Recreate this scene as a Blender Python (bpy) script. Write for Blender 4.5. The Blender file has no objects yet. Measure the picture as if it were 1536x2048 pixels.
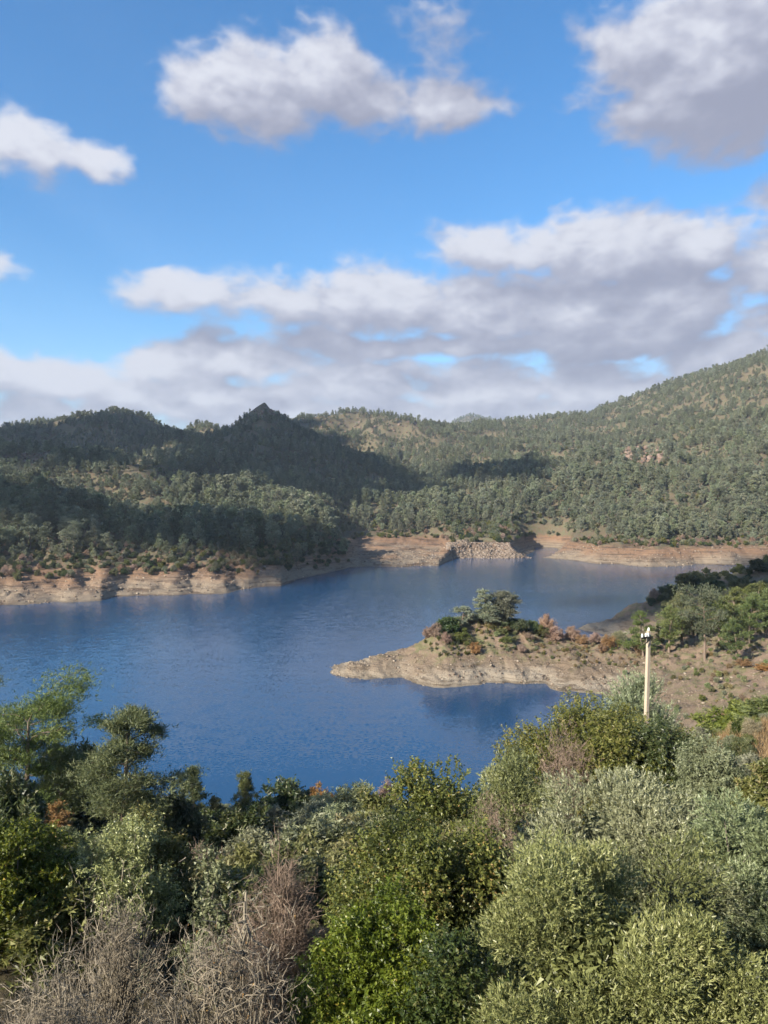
import bpy, math, random
import numpy as np

# ------------------------------------------------------------------ camera
PITCH = math.radians(0.893)
EYE = 30.0
F = 1540.0                      # focal length in pixels of the 1536 x 2048 photograph
sc = bpy.context.scene
cam_data = bpy.data.cameras.new('camera')
cam = bpy.data.objects.new('camera', cam_data)
sc.collection.objects.link(cam)
cam.location = (0, 0, EYE)
cam.rotation_euler = (math.pi / 2 - PITCH, 0, 0)
cam_data.sensor_fit = 'VERTICAL'
cam_data.angle = 2 * math.atan(1024 / F)
cam_data.clip_start = 0.1
cam_data.clip_end = 30000
sc.camera = cam
sc.render.resolution_x, sc.render.resolution_y = 768, 1024

# ------------------------------------------------------------------ light
SUN_EL = math.radians(28)
SUN_H = np.array([-0.76, -0.65]); SUN_H /= np.linalg.norm(SUN_H)     # where the sun stands: left and behind the camera
SUN = np.array([SUN_H[0] * math.cos(SUN_EL), SUN_H[1] * math.cos(SUN_EL), math.sin(SUN_EL)])
sun_data = bpy.data.lights.new('sun', 'SUN')
sun_data.energy = 5.0
sun_data.angle = math.radians(0.53)
sun_data.color = (1.0, 0.915, 0.78)
sun = bpy.data.objects.new('sun', sun_data)
sc.collection.objects.link(sun)
sun.location = (-60, -30, 80)
sun.rotation_euler = (math.pi / 2 - SUN_EL, 0, math.atan2(SUN_H[0], -SUN_H[1]) )
# the lamp shines along its local -Z: check against SUN and turn it exactly
from mathutils import Vector
sun.rotation_euler = Vector(tuple(-SUN)).to_track_quat('-Z', 'Y').to_euler()

sc.view_settings.view_transform = 'Standard'
sc.view_settings.look = 'None'
sc.view_settings.exposure = 1.27
sc.view_settings.gamma = 1.0
sc.view_settings.use_curve_mapping = False
sc.cycles.use_denoising = True
sc.cycles.max_bounces = 5
sc.cycles.use_adaptive_sampling = True
sc.cycles.adaptive_threshold = 0.03
sc.cycles.diffuse_bounces = 2
sc.cycles.glossy_bounces = 2
sc.cycles.transmission_bounces = 3
sc.cycles.volume_bounces = 0
sc.cycles.transparent_max_bounces = 6


# ------------------------------------------------------------------ node helper
class NT:
    def __init__(self, tree):
        self.t = tree
        self.n = tree.nodes
        self.l = tree.links

    def node(self, typ, **kw):
        nd = self.n.new(typ)
        for k, v in kw.items():
            setattr(nd, k, v)
        return nd

    def put(self, sock, v):
        if v is None:
            return
        if isinstance(v, bpy.types.NodeSocket):
            self.l.new(v, sock)
        elif isinstance(v, (tuple, list)) and len(v) == 3 and sock.type == 'RGBA':
            sock.default_value = (*v, 1)
        else:
            sock.default_value = v

    def math(self, op, a, b=None, c=None, clamp=False):
        nd = self.node('ShaderNodeMath', operation=op, use_clamp=clamp)
        for i, v in enumerate((a, b, c)):
            self.put(nd.inputs[i], v)
        return nd.outputs[0]

    def vec(self, op, a, b=None, scale=None):
        nd = self.node('ShaderNodeVectorMath', operation=op)
        self.put(nd.inputs[0], a)
        if b is not None:
            self.put(nd.inputs[1], b)
        if scale is not None:
            self.put(nd.inputs['Scale'], scale)
        return nd.outputs['Value'] if op in ('LENGTH', 'DOT_PRODUCT', 'DISTANCE') else nd.outputs[0]

    def mix(self, f, a, b, blend='MIX'):
        nd = self.node('ShaderNodeMix', data_type='RGBA', blend_type=blend)
        self.put(nd.inputs[0], f)
        self.put(nd.inputs[6], a)
        self.put(nd.inputs[7], b)
        return nd.outputs[2]

    def noise(self, vec, scale, detail=4, rough=0.55, dim='3D', dist=0.0, out=0):
        nd = self.node('ShaderNodeTexNoise', noise_dimensions=dim)
        if vec is not None:
            self.put(nd.inputs['Vector'], vec)
        nd.inputs['Scale'].default_value = scale
        nd.inputs['Detail'].default_value = detail
        nd.inputs['Roughness'].default_value = rough
        nd.inputs['Distortion'].default_value = dist
        return nd.outputs[out]

    def ramp(self, f, stops, interp='LINEAR'):
        nd = self.node('ShaderNodeValToRGB')
        self.put(nd.inputs[0], f)
        cr = nd.color_ramp
        cr.interpolation = interp
        while len(cr.elements) < len(stops):
            cr.elements.new(0.5)
        for e, (p, c) in zip(cr.elements, stops):
            e.position = p
            e.color = (*c, 1) if len(c) == 3 else c
        return nd.outputs[0]

    def sstep(self, v, lo, hi):
        nd = self.node('ShaderNodeMapRange', interpolation_type='SMOOTHSTEP')
        self.put(nd.inputs['Value'], v)
        nd.inputs['From Min'].default_value = lo
        nd.inputs['From Max'].default_value = hi
        return nd.outputs[0]

    def comb(self, x, y, z=0.0):
        nd = self.node('ShaderNodeCombineXYZ')
        for i, v in enumerate((x, y, z)):
            self.put(nd.inputs[i], v)
        return nd.outputs[0]

    def sep(self, v):
        nd = self.node('ShaderNodeSeparateXYZ')
        self.put(nd.inputs[0], v)
        return nd.outputs


# ------------------------------------------------------------------ sky: Nishita air with cumulus clouds
def azel(px, py):
    az = math.atan((px - 768) / F)
    return az, math.atan((1000 - py) / F * math.cos(az))


# (px, py, half width, half height, weight): the cloud banks of the day
CLOUDS = [
    (520, 185, 190, 98, 1.3), (640, 165, 135, 90, 1.2), (740, 215, 170, 58, 1.1), (890, 215, 115, 55, 1.15), (890, 90, 120, 80, .34), (440, 190, 125, 70, 1.1),
    (1430, 130, 270, 165, 1.7), (1560, 40, 310, 180, 1.6), (1340, 205, 180, 95, 1.2), (1250, 130, 130, 95, .8),
    (85, 305, 120, 60, 1.2), (180, 322, 90, 50, 1.2), (-10, 305, 95, 45, .9), (-35, 525, 75, 32, .7),
    (370, 590, 160, 48, 1.05), (560, 602, 200, 70, 1.1), (760, 608, 240, 84, 1.15), (960, 624, 250, 96, 1.15),
    (1160, 636, 240, 96, 1.15), (1330, 606, 230, 115, 1.15), (1010, 505, 200, 62, 1.05), (1230, 495, 220, 90, 1.25),
    (1390, 490, 140, 85, 1.1), (1560, 530, 190, 110, 1.15), (1540, 405, 80, 38, .55), (1560, 640, 170, 60, .9),
    (80, 760, 230, 62, 1.2), (-80, 740, 190, 75, 1.1), (330, 730, 130, 48, 1.0), (480, 725, 190, 62, 1.25), (420, 800, 360, 75, 1.3),
    (700, 770, 260, 72, 1.2), (950, 775, 290, 80, 1.2), (1200, 770, 270, 76, 1.15), (1430, 710, 210, 70, 1.15),
    (100, 835, 330, 60, 1.1), (760, 845, 760, 75, 1.3), (1500, 785, 320, 85, 1.1), (860, 692, 460, 46, 1.0), (1250, 690, 300, 50, 1.0),
]


def build_world():
    w = bpy.data.worlds.new('World')
    sc.world = w
    w.use_nodes = True
    w.node_tree.nodes.clear()
    g = bpy.data.node_groups.new('cloud_banks', 'ShaderNodeTree')
    g.interface.new_socket('P', in_out='INPUT', socket_type='NodeSocketVector')
    g.interface.new_socket('D', in_out='OUTPUT', socket_type='NodeSocketFloat')
    t = NT(g)
    gi = t.node('NodeGroupInput')
    go = t.node('NodeGroupOutput')
    P = gi.outputs[0]
    acc = None
    for (px, py, rx, ry, wt) in CLOUDS:
        a, e = azel(px, py)
        c = math.cos(a)
        d = t.node('ShaderNodeVectorMath', operation='MULTIPLY_ADD')
        kx, ky = F / (rx * c * c * 1.04), F / (ry * c * 1.04)
        t.l.new(P, d.inputs[0])
        d.inputs[1].default_value = (kx, ky, 0)
        d.inputs[2].default_value = (-a * kx, -e * ky, 0)
        v = t.math('MULTIPLY_ADD', t.vec('LENGTH', d.outputs[0]), -wt, wt)
        acc = v if acc is None else t.math('SMOOTH_MAX', acc, v, .12)
    t.l.new(t.math('MAXIMUM', acc, -2.0), go.inputs[0])

    t = NT(w.node_tree)
    out = t.node('ShaderNodeOutputWorld')
    bg = t.node('ShaderNodeBackground')
    bg.inputs['Strength'].default_value = 0.057
    sky = t.node('ShaderNodeTexSky', sky_type='NISHITA')
    sky.sun_disc = False
    sky.sun_elevation = SUN_EL
    sky.sun_rotation = math.atan2(SUN_H[0], SUN_H[1])
    sky.altitude = 300
    sky.air_density = 1.0
    sky.dust_density = 0.4
    sky.ozone_density = 2.2
    hs = t.node('ShaderNodeHueSaturation')
    hs.inputs['Saturation'].default_value = 1.32
    hs.inputs['Value'].default_value = 1.62
    t.l.new(sky.outputs[0], hs.inputs['Color'])
    tc = t.node('ShaderNodeTexCoord')
    v = t.sep(tc.outputs['Generated'])
    az = t.math('ARCTAN2', v[0], v[1])
    el = t.math('ARCSINE', v[2])
    P = t.comb(az, el, 0.0)

    def banks(p):
        nd = t.node('ShaderNodeGroup')
        nd.node_tree = g
        t.l.new(p, nd.inputs[0])
        return nd.outputs[0]

    def fluff(p, d1, d2):
        q = t.vec('MULTIPLY', p, (1, 1.65, 1))
        n1 = t.noise(q, 10, d1, .50, '2D')
        bill = t.math('ABSOLUTE', t.math('SUBTRACT', t.noise(q, 22, d2, .45, '2D'), .5))
        return t.math('SUBTRACT', t.math('MULTIPLY', t.math('SUBTRACT', n1, .5), 1.25), t.math('MULTIPLY', bill, .85))
    # ragged outline: the position itself is stirred before the banks are measured
    st = t.vec('SUBTRACT', t.noise(t.vec('MULTIPLY', P, (1, 1.5, 1)), 9, 3, .55, '2D', out=1), (.5, .5, .5))
    Pw = t.vec('MULTIPLY_ADD', st, (.060, .036, 0))
    Pw.node.inputs[2].default_value = (0, 0, 0)
    t.l.new(P, Pw.node.inputs[2])
    # beyond the view the same broken cumulus goes on
    outm = t.math('MAXIMUM', t.sstep(t.math('ABSOLUTE', az), .50, .62), t.sstep(el, .60, .72))
    nb = t.noise(t.vec('MULTIPLY', P, (1.0, 1.9, 1)), 3.2, 2, .5, '2D')
    ob = t.math('MULTIPLY_ADD', nb, 5.0, -2.65)
    ob = t.math('MULTIPLY_ADD', outm, t.math('ADD', ob, 3.0), -3.0)
    f1 = fluff(P, 6, 4)
    f2 = fluff(t.vec('ADD', P, (-.010, .019, 0)), 3, 2)
    D = t.math('ADD', t.math('MAXIMUM', banks(Pw), ob), f1)
    OFF = (-.026, .046, 0)
    b2 = t.math('MAXIMUM', banks(t.vec('ADD', Pw, OFF)), ob)
    # sunlit where little cloud stands towards the sun, grey below; far banks near the horizon are seen from their lit side
    lit = t.math('MULTIPLY_ADD', t.math('SUBTRACT', t.math('SUBTRACT', D, f1), b2), .62, .33)
    lit = t.math('MULTIPLY_ADD', t.math('SUBTRACT', f1, f2), .85, lit)
    lit = t.math('ADD', lit, t.math('MULTIPLY', t.sstep(el, .22, .06), .25))
    lit = t.math('SUBTRACT', lit, t.math('MULTIPLY', t.sstep(el, .30, .48), .12))
    lit = t.math('SUBTRACT', lit, t.math('MULTIPLY', t.math('SUBTRACT', D, .5), .06))
    lit = t.sstep(lit, -.12, 1.05)
    alpha = t.math('MULTIPLY', t.sstep(D, -.10, .52), t.sstep(el, -.03, .02))
    ccol = t.ramp(lit, [(0, (2.5, 2.65, 3.5)), (.40, (3.35, 3.5, 4.35)), (.75, (4.4, 4.55, 5.35)), (1.0, (5.6, 5.75, 6.4))])
    col = t.mix(alpha, hs.outputs[0], ccol)
    t.l.new(col, bg.inputs['Color'])
    t.l.new(bg.outputs[0], out.inputs['Surface'])


build_world()
sc.world.cycles.sampling_method = 'MANUAL'
sc.world.cycles.sample_map_resolution = 256


# ------------------------------------------------------------------ numeric helpers
def hash2(ix, iy, seed):
    h = (ix.astype(np.int64) * 374761393 + iy.astype(np.int64) * 668265263 + seed * 974634777) & 0xFFFFFFFF
    h = ((h ^ (h >> 13)) * 1274126177) & 0xFFFFFFFF
    return (h ^ (h >> 16)) & 0xFFFF


def gnoise(x, y, seed=0):
    x = np.asarray(x, float); y = np.asarray(y, float)
    ix = np.floor(x); iy = np.floor(y)
    fx = x - ix; fy = y - iy
    u = fx * fx * fx * (fx * (fx * 6 - 15) + 10)
    v = fy * fy * fy * (fy * (fy * 6 - 15) + 10)

    def g(dx, dy):
        a = hash2(ix + dx, iy + dy, seed) * (2 * math.pi / 65536)
        return np.cos(a) * (fx - dx) + np.sin(a) * (fy - dy)
    return ((g(0, 0) * (1 - u) + g(1, 0) * u) * (1 - v) + (g(0, 1) * (1 - u) + g(1, 1) * u) * v) * 1.4


def fbm(x, y, seed=0, octv=4, gain=.5):
    s = 0; a = 1.0; f = 1.0
    for i in range(octv):
        s = s + a * gnoise(x * f + 17.3 * i, y * f - 9.1 * i, seed + i)
        a *= gain; f *= 2.03
    return s


def ss(v, a, b):
    t = np.clip((v - a) / (b - a), 0, 1)
    return t * t * (3 - 2 * t)


def ray_z(py, Y):                       # height of the photo row py at forward distance Y
    cy = (1024 - py) / F
    dy = math.cos(PITCH) + cy * math.sin(PITCH)
    dz = -math.sin(PITCH) + cy * math.cos(PITCH)
    return EYE + Y * dz / dy


def ray_x(px, Y):
    return (px - 768) / F * Y


def px_of(x, y):
    return 768 + F * x / y


def py_of(z, Y):
    return 1000 - F * (z - EYE) / Y


def pchip(xk, yk, x):
    """monotone cubic through (xk, yk), all 1-D"""
    h = np.diff(xk); d = np.diff(yk) / h
    m = np.zeros_like(yk)
    m[0], m[-1] = d[0], d[-1]
    same = d[:-1] * d[1:] > 0
    w1 = 2 * h[1:] + h[:-1]; w2 = h[1:] + 2 * h[:-1]
    with np.errstate(divide='ignore', invalid='ignore'):
        hm = (w1 + w2) / (w1 / d[:-1] + w2 / d[1:])
    m[1:-1] = np.where(same, hm, 0)
    i = np.clip(np.searchsorted(xk, x) - 1, 0, len(xk) - 2)
    t = np.clip((x - xk[i]) / h[i], 0, 1)
    t2 = t * t; t3 = t2 * t
    return ((2 * t3 - 3 * t2 + 1) * yk[i] + (t3 - 2 * t2 + t) * h[i] * m[i]
            + (-2 * t3 + 3 * t2) * yk[i + 1] + (t3 - t2) * h[i] * m[i + 1])


# ------------------------------------------------------------------ mesh helpers
def link(o, parent=None):
    sc.collection.objects.link(o)
    if parent is not None:
        o.parent = parent
    return o


def tag(o, label=None, cat=None, group=None, kind=None):
    if label: o['label'] = label
    if cat: o['category'] = cat
    if group: o['group'] = group
    if kind: o['kind'] = kind
    return o


def empty(name, loc, rz=0.0, scale=1.0):
    o = bpy.data.objects.new(name, None)
    o.empty_display_size = .3
    link(o)
    o.location = loc
    o.rotation_euler = (0, 0, rz)
    o.scale = (scale,) * 3 if not isinstance(scale, (tuple, list)) else scale
    return o


def grid_mesh(name, V, nu, nv, mat, wrap=False, smooth=True):
    """V (nu*nv,3) in row-major [u][v]"""
    iu = np.arange(nu if wrap else nu - 1); iv = np.arange(nv - 1)
    U, W = np.meshgrid(iu, iv, indexing='ij')
    U2 = (U + 1) % nu
    q = np.stack([U * nv + W, U2 * nv + W, U2 * nv + W + 1, U * nv + W + 1], -1).reshape(-1, 4)
    return arr_mesh(name, V, q, mat, smooth)


def arr_mesh(name, V, faces, mat, smooth=False, tone=None):
    """faces: one (n, k) array or a list of them (quads and triangles)"""
    V = np.asarray(V, np.float32)
    if not isinstance(faces, list):
        faces = [faces]
    faces = [np.asarray(f, np.int32) for f in faces]
    idx = np.concatenate([f.ravel() for f in faces])
    size = np.concatenate([np.full(len(f), f.shape[1], np.int32) for f in faces])
    start = np.concatenate([[0], np.cumsum(size)[:-1]]).astype(np.int32)
    m = bpy.data.meshes.new(name)
    m.vertices.add(len(V)); m.vertices.foreach_set('co', V.ravel())
    m.loops.add(len(idx)); m.loops.foreach_set('vertex_index', idx)
    m.polygons.add(len(size))
    m.polygons.foreach_set('loop_start', start)
    if smooth:
        m.polygons.foreach_set('use_smooth', np.ones(len(size), bool))
    if tone is not None:
        at = m.attributes.new('tone', 'FLOAT', 'FACE')
        at.data.foreach_set('value', np.asarray(tone, np.float32))
    m.materials.append(mat)
    m.update(calc_edges=True)
    return m


class MB:
    """collects quads (with a tone for each face) into one mesh"""
    def __init__(self):
        self.v, self.q, self.t, self.n = [], [], [], 0

    def add(self, V, Q, tone=0.5):
        V = np.asarray(V, float).reshape(-1, 3); Q = np.asarray(Q, int)
        self.v.append(V); self.q.append(Q + self.n)
        self.t.append(np.broadcast_to(np.asarray(tone, float), (len(Q),)).copy())
        self.n += len(V)

    def tube(self, pts, radii, sides=5, tone=.5):
        pts = np.asarray(pts, float); n = len(pts)
        radii = np.broadcast_to(np.asarray(radii, float), (n,))
        tg = np.gradient(pts, axis=0)
        tg /= np.linalg.norm(tg, axis=1)[:, None] + 1e-9
        ref = np.where(np.abs(tg[:, 2:3]) < .9, np.array([[0, 0, 1.]]), np.array([[1., 0, 0]]))
        a = np.cross(tg, ref); a /= np.linalg.norm(a, axis=1)[:, None] + 1e-9
        b = np.cross(tg, a)
        ang = np.arange(sides) * 2 * math.pi / sides
        V = pts[:, None] + radii[:, None, None] * (a[:, None] * np.cos(ang)[None, :, None] + b[:, None] * np.sin(ang)[None, :, None])
        I, J = np.meshgrid(np.arange(n - 1), np.arange(sides), indexing='ij')
        J2 = (J + 1) % sides
        Q = np.stack([I * sides + J, I * sides + J2, (I + 1) * sides + J2, (I + 1) * sides + J], -1)
        self.add(V.reshape(-1, 3), Q.reshape(-1, 4), tone)

    def leaves(self, P, D, L, W, rng, tone=None, fold=.0):
        """flat pointed leaves, one triangle each: P base, D axis (N,3), L length, W width"""
        P = np.asarray(P, float); N = len(P)
        D = D / (np.linalg.norm(D, axis=1)[:, None] + 1e-9)
        S = np.cross(D, rng.normal(size=(N, 3))); S /= np.linalg.norm(S, axis=1)[:, None] + 1e-9
        L = np.broadcast_to(L, (N,))[:, None]; W = np.broadcast_to(W, (N,))[:, None]
        V = np.stack([P - S * W * .5, P + S * W * .5 + D * L * .12, P + D * L], 1).reshape(-1, 3)
        self.add(V, np.arange(3 * N).reshape(-1, 3), rng.random(N) if tone is None else tone)

    def box(self, c, s, tone=.5):
        c = np.asarray(c, float); s = np.asarray(s, float) / 2
        k = np.array([[-1, -1, -1], [1, -1, -1], [1, 1, -1], [-1, 1, -1], [-1, -1, 1], [1, -1, 1], [1, 1, 1], [-1, 1, 1]])
        self.add(c + k * s, [[0, 3, 2, 1], [4, 5, 6, 7], [0, 1, 5, 4], [1, 2, 6, 5], [2, 3, 7, 6], [3, 0, 4, 7]], tone)

    def mesh(self, name, mat, smooth=False):
        return arr_mesh(name, np.concatenate(self.v), self.q, mat, smooth, np.concatenate(self.t))

    def obj(self, name, mat, parent=None, smooth=False):
        return link(bpy.data.objects.new(name, self.mesh(name, mat, smooth)), parent)


# ------------------------------------------------------------------ materials
def material(name):
    m = bpy.data.materials.new(name)
    m.use_nodes = True
    m.node_tree.nodes.clear()
    t = NT(m.node_tree)
    return m, t, t.node('ShaderNodeOutputMaterial')


ALBEDO = .86      # all natural surfaces share this step down to real-world reflectance


def principled(t, out, col, rough=.8, spec=.2, normal=None):
    b = t.node('ShaderNodeBsdfPrincipled')
    t.put(b.inputs['Base Color'], t.vec('SCALE', col, scale=ALBEDO))
    t.put(b.inputs['Roughness'], rough)
    b.inputs['Specular IOR Level'].default_value = spec
    if normal is not None:
        t.l.new(normal, b.inputs['Normal'])
    t.l.new(b.outputs[0], out.inputs['Surface'])
    return b


def bump(t, h, strength, dist):
    b = t.node('ShaderNodeBump')
    b.inputs['Strength'].default_value = strength
    b.inputs['Distance'].default_value = dist
    t.l.new(h, b.inputs['Height'])
    return b.outputs[0]


def earth_material(name, pale, ochre, dark, soil, herb, bank_top, strata=.45, grain=1.0, wet=.35):
    """banks bared by the low water (strata along the contours), soil and dry herbs above"""
    m, t, out = material(name)
    geo = t.node('ShaderNodeNewGeometry')
    P = geo.outputs['Position']
    s = t.sep(P)
    z = s[2]
    big = t.noise(P, .045, 4, .6)
    med = t.noise(P, .32 * grain, 5, .65)
    fine = t.noise(P, 2.6 * grain, 5, .7)
    # old water lines: thin ledges that follow the height, broken by noise
    zw = t.math('ADD', z, t.math('MULTIPLY', t.math('SUBTRACT', med, .5), .9))
    ledge = t.noise(t.comb(t.math('MULTIPLY', s[0], .03), t.math('MULTIPLY', s[1], .03), t.math('MULTIPLY', zw, 1.0)), 3.6 / strata * .5, 3, .7)
    silt = t.math('MULTIPLY_ADD', t.math('SUBTRACT', big, .5), -9.0, z)
    bank = t.mix(t.sstep(silt, bank_top * .12, bank_top * .75), pale, ochre)
    bank = t.mix(t.sstep(ledge, .48, .66), bank, dark)
    bank = t.mix(t.math('MULTIPLY', t.sstep(med, .54, .72), .55), bank, dark)
    bank = t.mix(t.math('MULTIPLY', t.sstep(fine, .55, .75), .6), bank, tuple(min(1, c * 1.35) for c in pale))
    top = t.mix(t.sstep(med, .42, .62), soil, herb)
    top = t.mix(t.math('MULTIPLY', t.sstep(fine, .5, .7), .5), top, pale)
    hz = t.math('ADD', z, t.math('MULTIPLY', t.math('SUBTRACT', med, .5), 3.5))
    col = t.mix(t.sstep(hz, bank_top - 1.2, bank_top + 1.2), bank, top)
    # dark wet rim at the water
    col = t.mix(t.math('MULTIPLY', t.sstep(t.math('ADD', z, t.math('MULTIPLY', fine, .3)), .75, .15), wet), col, (.05, .04, .03))
    h = t.math('ADD', t.math('MULTIPLY', fine, .45), t.math('MULTIPLY', ledge, .55))
    principled(t, out, col, .95, .08, bump(t, h, .9, .55))
    return m


def leaf_material(name, stops, trans=.25, rough=.55, spec=.25, vary=.25, hue=.05):
    m, t, out = material(name)
    at = t.node('ShaderNodeAttribute', attribute_name='tone')
    col = t.ramp(at.outputs['Fac'], stops)
    oi = t.node('ShaderNodeObjectInfo')
    hs = t.node('ShaderNodeHueSaturation')
    t.l.new(col, hs.inputs['Color'])
    t.l.new(t.math('ADD', ALBEDO * (1 - vary), t.math('MULTIPLY', oi.outputs['Random'], ALBEDO * 2 * vary)), hs.inputs['Value'])
    r2 = t.math('FRACT', t.math('MULTIPLY', oi.outputs['Random'], 7.31))
    t.l.new(t.math('ADD', .5 - hue * .55, t.math('MULTIPLY', r2, hue)), hs.inputs['Hue'])
    t.l.new(t.math('ADD', .8, t.math('MULTIPLY', t.math('FRACT', t.math('MULTIPLY', r2, 5.7)), .4)), hs.inputs['Saturation'])
    b = t.node('ShaderNodeBsdfPrincipled')
    t.l.new(hs.outputs[0], b.inputs['Base Color'])
    b.inputs['Roughness'].default_value = rough
    b.inputs['Specular IOR Level'].default_value = spec
    tr = t.node('ShaderNodeBsdfTranslucent')
    t.l.new(hs.outputs[0], tr.inputs['Color'])
    mx = t.node('ShaderNodeMixShader')
    mx.inputs[0].default_value = trans
    t.l.new(b.outputs[0], mx.inputs[1])
    t.l.new(tr.outputs[0], mx.inputs[2])
    t.l.new(mx.outputs[0], out.inputs['Surface'])
    return m


def bark_material(name, a, b, scale=14):
    m, t, out = material(name)
    tc = t.node('ShaderNodeTexCoord')
    n = t.noise(t.vec('MULTIPLY', tc.outputs['Object'], (1, 1, .25)), scale, 5, .65)
    at = t.node('ShaderNodeAttribute', attribute_name='tone')
    col = t.mix(n, a, b)
    col = t.mix(t.math('MULTIPLY', at.outputs['Fac'], .5), col, b)
    principled(t, out, col, .9, .1, bump(t, n, .6, .02))
    return m


M = {}
M['hill_ground'] = earth_material('hill_ground', (.235, .19, .14), (.225, .14, .088), (.10, .07, .052), (.135, .105, .07), (.125, .12, .07), 7.5, strata=1.15)
M['shore_ground'] = earth_material('shore_ground', (.30, .255, .195), (.205, .155, .11), (.125, .095, .068), (.235, .17, .122), (.165, .155, .08), 3.0, strata=.48, grain=1.7)
M['near_ground'] = earth_material('near_ground', (.26, .2, .14), (.25, .17, .1), (.13, .1, .07), (.12, .095, .065), (.13, .115, .06), 1.0, grain=3.0)


def water_material():
    m, t, out = material('lake_water')
    geo = t.node('ShaderNodeNewGeometry')
    P = geo.outputs['Position']
    # wind ripples of two sizes with calmer streaks: each gives the slope of the surface
    c1 = t.noise(t.vec('MULTIPLY', P, (.8, 1.3, 1)), 2.3, 2, .6, '2D', out=1)
    c2 = t.noise(t.vec('MULTIPLY', P, (.6, 1.0, 1)), .55, 2, .55, '2D', out=1)
    gust = t.noise(t.vec('MULTIPLY', P, (.35, 1.0, 1)), .022, 4, .6, '2D')
    amp = t.math('MULTIPLY_ADD', t.sstep(gust, .36, .64), .8, .38)
    sl = t.vec('SUBTRACT', t.vec('ADD', t.vec('SCALE', c1, scale=.72), t.vec('SCALE', c2, scale=.28)), (.5, .5, .5))
    sl = t.sep(t.vec('SCALE', sl, scale=t.math('MULTIPLY', amp, .27)))
    nrm = t.vec('NORMALIZE', t.comb(sl[0], sl[1], 1.0))
    b = t.node('ShaderNodeBsdfPrincipled')
    b.inputs['Base Color'].default_value = (.012, .050, .118, 1)
    b.inputs['Roughness'].default_value = .13
    b.inputs['IOR'].default_value = 1.333
    t.l.new(nrm, b.inputs['Normal'])
    t.l.new(b.outputs[0], out.inputs['Surface'])
    return m


M['water'] = water_material()

# ------------------------------------------------------------------ far terrain: shore, banks and wooded hills
# each column of the valley, seen along the photo column px: (distance, photo row) of the shore, the top of the bank and the crests and dips behind
# 'z' entries are heights in metres
def zz(z): return ('z', z)


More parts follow.
